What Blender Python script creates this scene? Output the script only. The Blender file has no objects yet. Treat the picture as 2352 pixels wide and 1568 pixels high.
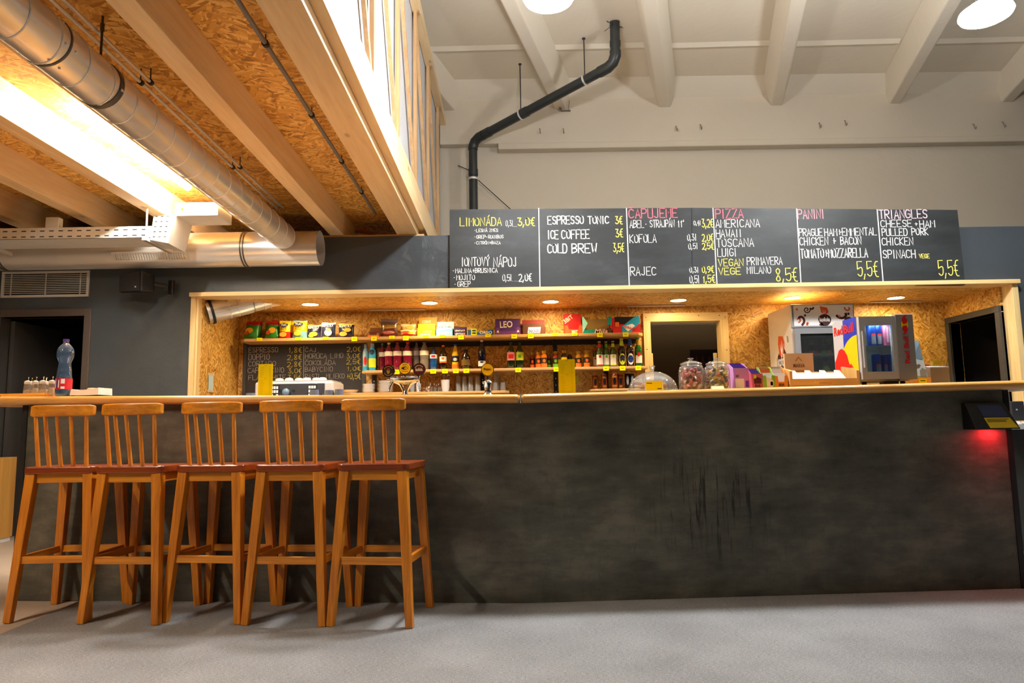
import bpy, math, random
from mathutils import Vector, Matrix
random.seed(7)
SC = bpy.context.scene
COL = SC.collection
PI = math.pi
R = math.radians

# ---------------------------------------------------------------- camera
F, CH = 1625.0, 0.955                 # focal length in pixels of a 2352 px wide frame, camera height
_Y = Vector((-0.5 / F, -191.0 / F, -1.0)).normalized()
_Z = Vector((-0.0165, 1.0, 0.0)); _Z.z = -(_Z.x * _Y.x + _Z.y * _Y.y) / _Y.z; _Z.normalize()
_X = _Y.cross(_Z)
ROT = Matrix((_X, _Y, _Z))            # camera space to world
cam = bpy.data.cameras.new('camera')
cam.sensor_width = 36.0
cam.lens = F / 2352.0 * 36.0
cam.clip_start = 0.05
cam_o = bpy.data.objects.new('camera', cam)
COL.objects.link(cam_o)
cam_o.matrix_world = Matrix.Translation((0, 0, CH)) @ ROT.to_4x4()
SC.camera = cam_o

# ---------------------------------------------------------------- world and exposure
w = bpy.data.worlds.new('world'); SC.world = w; w.use_nodes = True
w.node_tree.nodes['Background'].inputs[0].default_value = (0.55, 0.6, 0.7, 1)
w.node_tree.nodes['Background'].inputs[1].default_value = 0.02
SC.view_settings.view_transform = 'Standard'
SC.view_settings.look = 'None'
SC.view_settings.gamma = 1.0
SC.view_settings.use_curve_mapping = False
SC.view_settings.exposure = 0.0
HALL_E = 415.0        # emission of the hall lamps' lenses
TUBE_E = 290.0        # emission of the tubes under the loft
SPOT_E = 200.0        # emission of the niche downlights


def ray(x, y):
    return ROT @ Vector(((x - 1176) / F, -(y - 784) / F, -1.0))


def AY(x, y, Y):                      # point of a depth plane that the photo shows at a pixel
    d = ray(x, y); return Vector((0, 0, CH)) + d * (Y / d.y)


def AZ(x, y, Z):
    d = ray(x, y); return Vector((0, 0, CH)) + d * ((Z - CH) / d.z)


# ---------------------------------------------------------------- materials
def lin(c):
    def f(v):
        v /= 255.0
        return v / 12.92 if v <= 0.04045 else ((v + 0.055) / 1.055) ** 2.4
    return (f(c[0]), f(c[1]), f(c[2]), 1.0)


MATS = {}


class NT:
    def __init__(s, m):
        s.t = m.node_tree; s.n = s.t.nodes; s.l = s.t.links

    def add(s, kind, **kw):
        nd = s.n.new(kind)
        for k, v in kw.items():
            setattr(nd, k, v)
        return nd

    def link(s, a, b):
        s.l.new(a, b)

    def math(s, op, a, b=None, c=None):
        nd = s.n.new('ShaderNodeMath'); nd.operation = op
        for i, v in enumerate((a, b, c)):
            if v is None:
                continue
            if isinstance(v, (int, float)):
                nd.inputs[i].default_value = v
            else:
                s.link(v, nd.inputs[i])
        return nd.outputs[0]

    def mix(s, fac, a, b, blend='MIX'):
        nd = s.n.new('ShaderNodeMix'); nd.data_type = 'RGBA'; nd.blend_type = blend
        for idx, v in ((0, fac), (6, a), (7, b)):
            if isinstance(v, (int, float)):
                nd.inputs[idx].default_value = v
            elif isinstance(v, tuple):
                nd.inputs[idx].default_value = v
            else:
                s.link(v, nd.inputs[idx])
        return nd.outputs[2]

    def ramp(s, fac, stops):
        nd = s.n.new('ShaderNodeValToRGB')
        el = nd.color_ramp.elements
        while len(el) < len(stops):
            el.new(0.5)
        for e, (p, c) in zip(el, stops):
            e.position = p; e.color = c if len(c) == 4 else (*c, 1)
        s.link(fac, nd.inputs[0])
        return nd.outputs[0]

    def coords(s, kind='Object'):
        return s.n.new('ShaderNodeTexCoord').outputs[kind]

    def mapping(s, vec, scale=(1, 1, 1), loc=(0, 0, 0), rot=(0, 0, 0)):
        nd = s.n.new('ShaderNodeMapping')
        nd.inputs['Scale'].default_value = scale
        nd.inputs['Location'].default_value = loc
        nd.inputs['Rotation'].default_value = rot
        s.link(vec, nd.inputs['Vector'])
        return nd.outputs[0]

    def noise(s, vec, scale, detail=2.0, rough=0.5, out=0):
        nd = s.n.new('ShaderNodeTexNoise')
        nd.inputs['Scale'].default_value = scale
        nd.inputs['Detail'].default_value = detail
        nd.inputs['Roughness'].default_value = rough
        s.link(vec, nd.inputs['Vector'])
        return nd.outputs[out]

    def bump(s, h, strength, dist=0.01):
        nd = s.n.new('ShaderNodeBump')
        nd.inputs['Strength'].default_value = strength
        nd.inputs['Distance'].default_value = dist
        s.link(h, nd.inputs['Height'])
        return nd.outputs[0]


def newmat(name):
    m = bpy.data.materials.new(name); m.use_nodes = True
    nt = NT(m)
    return m, nt, nt.n['Principled BSDF']


def mat(name, col=None, rough=0.5, metal=0.0, var=0.07, vscale=9.0, bump=0.0, bscale=80.0,
        emit=None, es=0.0, coat=0.0, spec=0.5):
    """plain coloured stuff with a little procedural variation"""
    if name in MATS:
        return MATS[name]
    m, nt, b = newmat(name)
    c = lin(col)
    co = nt.coords()
    n = nt.noise(co, vscale, 3.0)
    lo = tuple(v * (1 - var) for v in c[:3]) + (1,)
    hi = tuple(min(1, v * (1 + var)) for v in c[:3]) + (1,)
    nt.link(nt.mix(n, lo, hi), b.inputs['Base Color'])
    b.inputs['Roughness'].default_value = rough
    b.inputs['Metallic'].default_value = metal
    b.inputs['Specular IOR Level'].default_value = spec
    b.inputs['Coat Weight'].default_value = coat
    if bump:
        nt.link(nt.bump(nt.noise(co, bscale, 3.0), bump), b.inputs['Normal'])
    if emit:
        b.inputs['Emission Color'].default_value = lin(emit) if max(emit) > 1.01 else (*emit, 1)
        b.inputs['Emission Strength'].default_value = es
    MATS[name] = m
    return m


def glass(name, tint=(235, 240, 240), clear=0.85, rough=0.03, gloss=0.55):
    """thin clear shell: transparent with a reflecting skin"""
    if name in MATS:
        return MATS[name]
    m = bpy.data.materials.new(name); m.use_nodes = True
    nt = NT(m); nt.n.remove(nt.n['Principled BSDF'])
    out = nt.n['Material Output']
    tr = nt.add('ShaderNodeBsdfTransparent'); tr.inputs[0].default_value = lin(tint)
    gl = nt.add('ShaderNodeBsdfGlossy'); gl.inputs['Roughness'].default_value = rough
    df = nt.add('ShaderNodeBsdfDiffuse'); df.inputs[0].default_value = lin(tint)
    lw = nt.add('ShaderNodeLayerWeight'); lw.inputs[0].default_value = 0.35
    f = nt.math('MULTIPLY_ADD', lw.outputs['Facing'], gloss, 0.04 * gloss / 0.55)
    m1 = nt.add('ShaderNodeMixShader'); m1.inputs[0].default_value = 1 - clear
    nt.link(tr.outputs[0], m1.inputs[1]); nt.link(df.outputs[0], m1.inputs[2])
    m2 = nt.add('ShaderNodeMixShader')
    nt.link(f, m2.inputs[0]); nt.link(m1.outputs[0], m2.inputs[1]); nt.link(gl.outputs[0], m2.inputs[2])
    nt.link(m2.outputs[0], out.inputs[0])
    MATS[name] = m
    return m


def plane_uv(nt, plane):
    s = nt.add('ShaderNodeSeparateXYZ'); nt.link(nt.coords(), s.inputs[0])
    c = nt.add('ShaderNodeCombineXYZ')
    a, b = {'xz': (0, 2), 'xy': (0, 1), 'yz': (1, 2)}[plane]
    nt.link(s.outputs[a], c.inputs[0]); nt.link(s.outputs[b], c.inputs[1])
    return c.outputs[0]


def flake_layer(nt, uv, s0, sx, sy, off, spread):
    """strands of chipped wood: returns (random shade, grain)"""
    mp = nt.mapping(uv, loc=(off, off * 1.7, 0))
    v0 = nt.add('ShaderNodeTexVoronoi', voronoi_dimensions='2D')
    v0.inputs['Scale'].default_value = s0
    nt.link(mp, v0.inputs['Vector'])
    sp = nt.add('ShaderNodeSeparateColor'); nt.link(v0.outputs['Color'], sp.inputs[0])
    ang = nt.math('MULTIPLY', nt.math('SUBTRACT', sp.outputs[0], 0.5), spread)
    rt = nt.add('ShaderNodeVectorRotate', rotation_type='Z_AXIS')
    nt.link(mp, rt.inputs['Vector']); nt.link(ang, rt.inputs['Angle'])
    st = nt.mapping(rt.outputs[0], scale=(sx, sy, 1))
    v1 = nt.add('ShaderNodeTexVoronoi', voronoi_dimensions='2D')
    v1.inputs['Scale'].default_value = 1.0
    nt.link(st, v1.inputs['Vector'])
    sp1 = nt.add('ShaderNodeSeparateColor'); nt.link(v1.outputs['Color'], sp1.inputs[0])
    gr = nt.noise(nt.mapping(rt.outputs[0], scale=(sx * 0.8, sy * 6, 1)), 1.0, 2.0)
    return sp1.outputs[0], sp1.outputs[1], gr


def osb(name, plane, rot=False, tone=1.0, paint=None, rough=0.5, fs=1.0):
    if name in MATS:
        return MATS[name]
    m, nt, b = newmat(name)
    uv = plane_uv(nt, plane)
    if rot:
        uv = nt.mapping(uv, rot=(0, 0, PI / 2))
    a0, a1, ag = flake_layer(nt, uv, 7.0 * fs, 9.0 * fs, 42.0 * fs, 0.0, 2.6)
    b0, b1, bg = flake_layer(nt, uv, 11.0 * fs, 14.0 * fs, 60.0 * fs, 3.7, 3.1)
    pick = nt.math('GREATER_THAN', nt.noise(uv, 16.0, 2.0), 0.52)
    sh = nt.mix(pick, a0, b0)
    gr = nt.mix(pick, ag, bg)
    shade = nt.math('MULTIPLY_ADD', gr, 0.35, nt.math('MULTIPLY', sh, 0.72))
    if paint is None:
        t = tone
        col = nt.ramp(shade, [(0.05, (0.15 * t, 0.055 * t, 0.008 * t)), (0.28, (0.50 * t, 0.23 * t, 0.036 * t)),
                              (0.6, (0.70 * t, 0.38 * t, 0.075 * t)), (0.92, (0.86 * t, 0.58 * t, 0.18 * t))])
        nt.link(col, b.inputs['Base Color'])
        nt.link(nt.bump(shade, 0.25, 0.004), b.inputs['Normal'])
    else:
        c = lin(paint)
        big = nt.noise(uv, 1.3, 3.0)
        lo = tuple(v * 0.8 for v in c[:3]) + (1,); hi = tuple(v * 1.25 for v in c[:3]) + (1,)
        nt.link(nt.mix(big, lo, hi), b.inputs['Base Color'])
        nt.link(nt.bump(nt.math('MULTIPLY_ADD', gr, 0.6, sh), 0.55, 0.006), b.inputs['Normal'])
    b.inputs['Roughness'].default_value = rough
    MATS[name] = m
    return m


def wood(name, axis, light, dark, rough=0.45, knots=0.0, coat=0.0, fine=26.0):
    """planed wood, grain running along one object axis"""
    if name in MATS:
        return MATS[name]
    m, nt, b = newmat(name)
    co = nt.coords()
    info = nt.add('ShaderNodeObjectInfo')
    off = nt.add('ShaderNodeVectorMath', operation='SCALE')
    off.inputs[0].default_value = (3.1, 5.7, 7.3); nt.link(info.outputs['Random'], off.inputs['Scale'])
    ad = nt.add('ShaderNodeVectorMath', operation='ADD')
    nt.link(co, ad.inputs[0]); nt.link(off.outputs[0], ad.inputs[1])
    sc = [fine] * 3; sc['xyz'.index(axis)] = 1.4
    st = nt.mapping(ad.outputs[0], scale=tuple(sc))
    n1 = nt.noise(st, 1.0, 4.0, 0.6)
    sc2 = [fine * 3.5] * 3; sc2['xyz'.index(axis)] = 4.0
    n2 = nt.noise(nt.mapping(ad.outputs[0], scale=tuple(sc2)), 1.0, 2.0)
    f = nt.math('MULTIPLY_ADD', n2, 0.35, nt.math('MULTIPLY', n1, 0.75))
    l, d = lin(light), lin(dark)
    col = nt.ramp(f, [(0.3, d), (0.72, l)])
    if knots:
        ks = [3.2] * 3; ks['xyz'.index(axis)] = 1.5
        vo = nt.add('ShaderNodeTexVoronoi'); vo.inputs['Scale'].default_value = 1.0
        nt.link(nt.mapping(ad.outputs[0], scale=tuple(ks)), vo.inputs['Vector'])
        k = nt.ramp(vo.outputs['Distance'], [(0.0, (1, 1, 1)), (knots, (0.6, 0.6, 0.6)), (knots * 1.7, (0, 0, 0))])
        col = nt.mix(k, col, tuple(v * 0.33 for v in d[:3]) + (1,))
    nt.link(col, b.inputs['Base Color'])
    nt.link(nt.bump(f, 0.12, 0.003), b.inputs['Normal'])
    b.inputs['Roughness'].default_value = rough
    b.inputs['Coat Weight'].default_value = coat
    b.inputs['Coat Roughness'].default_value = 0.25
    MATS[name] = m
    return m


def carpet_mat():
    m, nt, b = newmat('carpet')
    co = nt.coords()
    n1 = nt.noise(co, 210.0, 3.0, 0.7)
    n2 = nt.noise(co, 2.2, 3.0)
    n3 = nt.noise(nt.mapping(co, scale=(60, 260, 1)), 1.0, 2.0)
    f = nt.math('ADD', nt.math('MULTIPLY', n1, 0.55), nt.math('MULTIPLY_ADD', n2, 0.18, nt.math('MULTIPLY', n3, 0.3)))
    nt.link(nt.ramp(f, [(0.33, lin((84, 83, 83))), (0.52, lin((136, 136, 137))), (0.7, lin((178, 178, 180)))]), b.inputs['Base Color'])
    b.inputs['Roughness'].default_value = 0.95
    b.inputs['Specular IOR Level'].default_value = 0.1
    nt.link(nt.bump(n1, 0.5, 0.004), b.inputs['Normal'])
    MATS['carpet'] = m
    return m


def plaster_bar():
    """trowelled grey plaster with scuff marks where feet hit it"""
    m, nt, b = newmat('bar_plaster')
    co = nt.coords()
    n1 = nt.noise(co, 2.6, 6.0, 0.62)
    n2 = nt.noise(nt.mapping(co, scale=(5, 5, 16)), 1.0, 5.0, 0.65)
    f = nt.math('ADD', nt.math('MULTIPLY', n1, 0.6), nt.math('MULTIPLY', n2, 0.4))
    col = nt.ramp(f, [(0.34, lin((60, 60, 52))), (0.5, lin((92, 90, 79))), (0.66, lin((124, 118, 103)))])
    # kicked, scratched patch in the middle of the front
    st = nt.noise(nt.mapping(co, scale=(42, 42, 2.6)), 1.0, 4.0, 0.7)
    streak = nt.ramp(st, [(0.54, (0, 0, 0)), (0.66, (1, 1, 1))])
    sp = nt.add('ShaderNodeSeparateXYZ'); nt.link(co, sp.inputs[0])
    dx = nt.math('DIVIDE', nt.math('SUBTRACT', sp.outputs[0], 1.13), 0.42)
    dz = nt.math('DIVIDE', nt.math('SUBTRACT', sp.outputs[2], 0.5), 0.34)
    rr = nt.math('ADD', nt.math('MULTIPLY', dx, dx), nt.math('MULTIPLY', dz, dz))
    region = nt.math('MAXIMUM', nt.math('SUBTRACT', 1.0, rr), 0.0)
    k = nt.math('MINIMUM', nt.math('MULTIPLY', nt.math('MULTIPLY', region, streak), 1.5), 0.85)
    col = nt.mix(k, col, lin((22, 21, 18)))
    # a few thin scratches elsewhere
    s2 = nt.noise(nt.mapping(co, scale=(9, 9, 1.5), rot=(0, 0.5, 0)), 1.6, 2.0)
    thin = nt.ramp(s2, [(0.495, (0, 0, 0)), (0.5, (1, 1, 1)), (0.505, (0, 0, 0))])
    col = nt.mix(nt.math('MULTIPLY', thin, nt.math('MULTIPLY', n1, 0.5)), col, lin((34, 33, 30)))
    nt.link(col, b.inputs['Base Color'])
    nt.link(nt.bump(f, 0.12, 0.01), b.inputs['Normal'])
    b.inputs['Roughness'].default_value = 0.5
    MATS['bar_plaster'] = m
    return m


def painted(name, col, rough=0.8, patch=0.1, scale=1.5, bump=0.15):
    if name in MATS:
        return MATS[name]
    m, nt, b = newmat(name)
    co = nt.coords(); c = lin(col)
    n = nt.noise(co, scale, 5.0, 0.6)
    lo = tuple(v * (1 - patch) for v in c[:3]) + (1,); hi = tuple(min(1, v * (1 + patch)) for v in c[:3]) + (1,)
    nt.link(nt.mix(n, lo, hi), b.inputs['Base Color'])
    nt.link(nt.bump(nt.noise(co, 12.0, 4.0), bump, 0.02), b.inputs['Normal'])
    b.inputs['Roughness'].default_value = rough
    MATS[name] = m
    return m


def chalkboard_mat():
    m, nt, b = newmat('chalkboard')
    co = nt.coords()
    n1 = nt.noise(nt.mapping(co, scale=(1.3, 1.3, 2.2)), 1.0, 5.0, 0.65)
    n2 = nt.noise(nt.mapping(co, scale=(3, 3, 14), rot=(0, 0.5, 0)), 1.0, 4.0)
    f = nt.math('ADD', nt.math('MULTIPLY', n1, 0.7), nt.math('MULTIPLY', n2, 0.3))
    nt.link(nt.ramp(f, [(0.35, lin((36, 39, 40))), (0.55, lin((52, 56, 58))), (0.75, lin((80, 86, 88)))]), b.inputs['Base Color'])
    b.inputs['Roughness'].default_value = 0.5
    b.inputs['Specular IOR Level'].default_value = 0.5
    MATS['chalkboard'] = m
    return m


def banded(name, stops, rough=0.35, metal=0.0):
    """printed packaging: flat colour bands by height of the object's own box"""
    if name in MATS:
        return MATS[name]
    m, nt, b = newmat(name)
    co = nt.coords('Generated')
    s = nt.add('ShaderNodeSeparateXYZ'); nt.link(co, s.inputs[0])
    wob = nt.math('MULTIPLY_ADD', nt.noise(co, 3.0, 2.0), 0.12, nt.math('SUBTRACT', s.outputs[2], 0.06))
    nd = nt.ramp(wob, [(p, lin(c)) for p, c in stops])
    nd.node.color_ramp.interpolation = 'CONSTANT'
    nt.link(nd, b.inputs['Base Color'])
    b.inputs['Roughness'].default_value = rough
    b.inputs['Metallic'].default_value = metal
    MATS[name] = m
    return m


# ---------------------------------------------------------------- mesh building
class MB:
    def __init__(s):
        s.v = []; s.f = []

    def _add(s, vs, fs):
        o = len(s.v)
        s.v += [tuple(p) for p in vs]
        s.f += [tuple(i + o for i in f) for f in fs]
        return s

    def box(s, x0, x1, y0, y1, z0, z1):
        return s.hexa([(x0, y0, z0), (x1, y0, z0), (x1, y1, z0), (x0, y1, z0),
                       (x0, y0, z1), (x1, y0, z1), (x1, y1, z1), (x0, y1, z1)])

    def hexa(s, p):
        return s._add(p, [(3, 2, 1, 0), (4, 5, 6, 7), (0, 1, 5, 4), (1, 2, 6, 5), (2, 3, 7, 6), (3, 0, 4, 7)])

    def cbox(s, c, sx, sy, sz):
        return s.box(c[0] - sx / 2, c[0] + sx / 2, c[1] - sy / 2, c[1] + sy / 2, c[2] - sz / 2, c[2] + sz / 2)

    def bar(s, p, q, w0, h0, w1=None, h1=None, up=(0, 0, 1)):
        p, q = Vector(p), Vector(q)
        w1 = w0 if w1 is None else w1; h1 = h0 if h1 is None else h1
        d = (q - p).normalized(); u = Vector(up)
        if abs(d.dot(u)) > 0.98:
            u = Vector((0, 1, 0))
        a = d.cross(u).normalized(); b = a.cross(d).normalized()
        pts = []
        for c, ww, hh in ((p, w0, h0), (q, w1, h1)):
            for i, j in ((-1, -1), (1, -1), (1, 1), (-1, 1)):
                pts.append(c + a * (i * ww / 2) + b * (j * hh / 2))
        return s._add(pts, [(0, 1, 2, 3), (7, 6, 5, 4), (4, 5, 1, 0), (5, 6, 2, 1), (6, 7, 3, 2), (7, 4, 0, 3)])

    def cyl(s, p, q, r0, r1=None, n=16, caps=True):
        p, q = Vector(p), Vector(q); r1 = r0 if r1 is None else r1
        d = (q - p).normalized()
        u = Vector((0, 0, 1)) if abs(d.z) < 0.9 else Vector((1, 0, 0))
        a = d.cross(u).normalized(); b = d.cross(a)
        vs = []
        for c, r in ((p, r0), (q, r1)):
            for i in range(n):
                t = 2 * PI * i / n
                vs.append(c + (a * math.cos(t) + b * math.sin(t)) * r)
        fs = [(i, (i + 1) % n, n + (i + 1) % n, n + i) for i in range(n)]
        if caps:
            fs += [tuple(range(n - 1, -1, -1)), tuple(range(n, 2 * n))]
        return s._add(vs, fs)

    def lathe(s, prof, c=(0, 0, 0), n=16, a0=0.0, a1=2 * PI):
        full = abs(a1 - a0 - 2 * PI) < 1e-6
        m = n if full else n + 1
        vs = []
        for r, z in prof:
            for i in range(m):
                t = a0 + (a1 - a0) * i / n
                vs.append((c[0] + r * math.cos(t), c[1] + r * math.sin(t), c[2] + z))
        fs = []
        for k in range(len(prof) - 1):
            for i in range(n):
                j = (i + 1) % m
                fs.append((k * m + i, k * m + j, (k + 1) * m + j, (k + 1) * m + i))
        return s._add(vs, fs)

    def tube(s, pts, r, n=8, caps=True):
        pts = [Vector(p) for p in pts]
        rs = r if isinstance(r, (list, tuple)) else [r] * len(pts)
        vs = []; prev = None
        for k, p in enumerate(pts):
            d = (pts[min(k + 1, len(pts) - 1)] - pts[max(k - 1, 0)]).normalized()
            if prev is None:
                u = Vector((0, 0, 1)) if abs(d.z) < 0.9 else Vector((1, 0, 0))
                a = d.cross(u).normalized()
            else:
                a = (prev - d * prev.dot(d)).normalized()
            prev = a; b = d.cross(a)
            for i in range(n):
                t = 2 * PI * i / n
                vs.append(p + (a * math.cos(t) + b * math.sin(t)) * rs[k])
        fs = []
        for k in range(len(pts) - 1):
            for i in range(n):
                j = (i + 1) % n
                fs.append((k * n + i, k * n + j, (k + 1) * n + j, (k + 1) * n + i))
        if caps:
            fs += [tuple(range(n - 1, -1, -1)), tuple(range((len(pts) - 1) * n, len(pts) * n))]
        return s._add(vs, fs)

    def prism(s, pts, vec):
        n = len(pts); vec = Vector(vec)
        vs = [Vector(p) for p in pts] + [Vector(p) + vec for p in pts]
        fs = [tuple(range(n - 1, -1, -1)), tuple(range(n, 2 * n))]
        fs += [(i, (i + 1) % n, n + (i + 1) % n, n + i) for i in range(n)]
        return s._add(vs, fs)

    def ball(s, c, r, n=10, sz=1.0):
        k = max(4, n // 2)
        prof = [(max(1e-4, r * math.sin(PI * i / k)), -r * sz * math.cos(PI * i / k)) for i in range(k + 1)]
        return s.lathe(prof, c, n)

    def ribbon(s, pts, wd, y=0.0):
        """flat stroke in the x-z plane facing -y"""
        P = [Vector((p[0], p[1])) for p in pts]
        if len(P) == 1:
            P = [P[0] - Vector((wd * .4, 0)), P[0] + Vector((wd * .4, 0))]
        vs = []
        for k, p in enumerate(P):
            d = P[min(k + 1, len(P) - 1)] - P[max(k - 1, 0)]
            d = d.normalized() if d.length > 1e-9 else Vector((1, 0))
            nrm = Vector((-d.y, d.x)) * wd / 2
            if k == 0:
                p = p - d * wd * .3
            if k == len(P) - 1:
                p = p + d * wd * .3
            vs += [(p.x - nrm.x, y, p.y - nrm.y), (p.x + nrm.x, y, p.y + nrm.y)]
        return s._add(vs, [(2 * k, 2 * k + 2, 2 * k + 3, 2 * k + 1) for k in range(len(P) - 1)])

    def mesh(s, name, m, smooth=None):
        me = bpy.data.meshes.new(name)
        me.from_pydata(s.v, [], s.f)
        me.update()
        if smooth:
            me.polygons.foreach_set('use_smooth', [True] * len(me.polygons))
            me.set_sharp_from_angle(angle=R(smooth))
        if m:
            me.materials.append(m)
        return me

    def build(s, name, m, parent=None, smooth=None, bevel=0.0, loc=None, rz=None, seg=2):
        o = bpy.data.objects.new(name, s.mesh(name, m, smooth))
        COL.objects.link(o)
        if parent is not None:
            o.parent = parent
        if loc is not None:
            o.location = loc
        if rz is not None:
            o.rotation_euler.z = rz
        if bevel:
            md = o.modifiers.new('bevel', 'BEVEL'); md.width = bevel; md.segments = seg
            md.limit_method = 'ANGLE'; md.angle_limit = R(40)
        return o


def tag(o, label=None, cat=None, group=None, kind=None):
    if label: o['label'] = label
    if cat: o['category'] = cat
    if group: o['group'] = group
    if kind: o['kind'] = kind
    return o


def thing(name, label, cat, loc=(0, 0, 0), rz=0.0, group=None):
    o = bpy.data.objects.new(name, None); COL.objects.link(o)
    o.empty_display_size = 0.05
    o.location = loc; o.rotation_euler.z = rz
    return tag(o, label, cat, group)


def struct(o):
    o['kind'] = 'structure'; return o


def part(mesh, name, parent, m=None, loc=None):
    o = bpy.data.objects.new(name, mesh); COL.objects.link(o); o.parent = parent
    if loc is not None:
        o.location = loc
    return o


def copy_tree(o, parent=None):
    c = o.copy(); COL.objects.link(c); c.parent = parent
    for ch in list(o.children):
        copy_tree(ch, c)
    return c


# ---------------------------------------------------------------- lettering
GL = {
 'A': ['02 28 42', '14 34'], 'B': ['02 08', '~08 38 46 05', '~05 45 43 02'], 'C': ['~47 28 07 03 22 43'],
 'D': ['02 08', '~08 38 46 44 32 02'], 'E': ['48 08 02 42', '05 35'], 'F': ['48 08 02', '05 35'],
 'G': ['~47 28 07 03 22 43', '43 45 25'], 'H': ['02 08', '42 48', '05 45'], 'I': ['12 18'], 'J': ['38 33', '~33 22 03'],
 'K': ['02 08', '48 05 42'], 'L': ['08 02 42'], 'M': ['02 08 25 48 42'], 'N': ['02 08 42 48'],
 'O': ['~28 07 03 22 43 47 28 07'], 'P': ['02 08', '~08 48 45 05'], 'Q': ['~28 07 03 22 43 47 28 07', '34 41'],
 'R': ['02 08', '~08 48 45 05', '15 42'], 'S': ['~47 28 07 15 35 43 22 03'], 'T': ['08 48', '28 22'],
 'U': ['08 04', '~04 02 42 44', '44 48'], 'V': ['08 22 48'], 'W': ['08 12 26 32 48'], 'X': ['08 42', '02 48'],
 'Y': ['08 25 48', '25 22'], 'Z': ['08 48 02 42'],
 '0': ['~28 07 03 22 43 47 28 07'], '1': ['16 28 22'], '2': ['~07 28 47 45 02', '02 42'], '3': ['08 38', '~38 15 45 43 22 03'],
 '4': ['38 04 44', '36 31'], '5': ['48 08 05', '~05 46 43 22 03'], '6': ['~48 05 03 22 43 45 15 04'], '7': ['08 48 12'],
 '8': ['~28 07 25 43 22 03 25 47 28'], '9': ['~45 05 07 28 47 44 12'], ',': ['13 01'], '.': ['02'], '+': ['25 05 45', '27 23'],
 '-': ['05 35'], '*': ['05'], 'o': ['~18 07 16 27 18 07'], 'l': ['12 18'], 'E_': [], ' ': [],
 '€': ['~48 28 16 14 22 42', '06 36', '04 34'], '!': ['28 24', '22'],
}
ACC = {'Á': 'A', 'Ó': 'O', 'Ú': 'U', 'Ý': 'Y', 'Č': 'C', 'É': 'E', 'Í': 'I'}
NARROW = {'I': 0.55, ',': 0.45, '.': 0.45, '*': 0.6, 'l': 0.55, ' ': 0.75, '1': 0.75, 'o': 0.6, 'J': 0.9, '!': .6}


def chaikin(p):
    out = [p[0]]
    for a, b in zip(p, p[1:]):
        out += [(a[0] * .75 + b[0] * .25, a[1] * .75 + b[1] * .25), (a[0] * .25 + b[0] * .75, a[1] * .25 + b[1] * .75)]
    return out + [p[-1]]


def strokes(text):
    """list of polylines in a box of height 1 (caps) and the total width"""
    x = 0.0; out = []
    for ch in text:
        base = ACC.get(ch, ch)
        adv = NARROW.get(base, 1.0)
        for st in GL.get(base, []):
            sm = st.startswith('~')
            pts = [(int(a[0]) / 4.0, (int(a[1]) - 2) / 6.0) for a in st.lstrip('~').split()]
            if sm:
                pts = chaikin(chaikin(pts))
            out.append([(x + px * 0.62, py) for px, py in pts])
        if ch in ACC:
            if ch == 'Č':
                out.append([(x + .12, 1.25), (x + .3, 1.08), (x + .48, 1.25)])
            else:
                out.append([(x + .28, 1.08), (x + .45, 1.28)])
        x += 0.62 * adv + 0.2
    return out, max(0.01, x - 0.2)


def lettering(text, x, z, wd, h, sw, m, parent, y=0.0, name='lettering', jit=0.0, slant=0.0, rise=0.0):
    """stroke lettering in the parent's x-z plane, facing -y; box (x, z)-(x+wd, z+h)"""
    st, tw = strokes(text)
    b = MB()
    for s in st:
        j1, j2 = random.uniform(-jit, jit), random.uniform(-jit, jit)
        b.ribbon([(x + (px / tw) * wd + j1 + slant * py * h, z + py * h + j2 + rise * px / tw) for px, py in s], sw, y - random.uniform(0, 0.0004))
    return b.build(name, m, parent)


def font_mesh(text, bold=0.0):
    cu = bpy.data.curves.new('t', 'FONT'); cu.body = text; cu.offset = bold; cu.resolution_u = 3
    ob = bpy.data.objects.new('t', cu)
    me = bpy.data.meshes.new_from_object(ob)
    bpy.data.objects.remove(ob); bpy.data.curves.remove(cu)
    return me


def print_text(text, x, z, wd, h, m, parent, y=0.0, bold=0.02, name='lettering', tilt=0.0, plane='xz', skew=0.0):
    """printed type lying in the parent's x-z plane facing -y (or y-z plane facing -x)"""
    me = font_mesh(text, bold)
    xs = [v.co.x for v in me.vertices]; ys = [v.co.y for v in me.vertices]
    x0, x1, y0, y1 = min(xs), max(xs), min(ys), max(ys)
    ct, stl = math.cos(tilt), math.sin(tilt)
    for v in me.vertices:
        u = (v.co.x - x0) / (x1 - x0) * wd; q = (v.co.y - y0) / (y1 - y0) * h
        u += skew * q
        u, q = u * ct - q * stl, u * stl + q * ct
        if plane == 'xz':
            v.co = (x + u, y, z + q)
        else:                                   # plane seen from -x, reading towards -y
            v.co = (y, x - u, z + q)
    me.materials.append(m)
    o = bpy.data.objects.new(name, me); COL.objects.link(o); o.parent = parent
    return o


def disc_patch(c, rx, rz, m, parent, name, y, n=20, thick=0.0006):
    b = MB(); pts = [(c[0] + rx * math.cos(2 * PI * i / n), y, c[1] + rz * math.sin(2 * PI * i / n)) for i in range(n)]
    b.prism(pts, (0, -thick, 0))
    return b.build(name, m, parent)


def flat_patch(pts, m, parent, name, y, thick=0.0006):
    return MB().prism([(p[0], y, p[1]) for p in pts], (0, -thick, 0)).build(name, m, parent)
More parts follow.
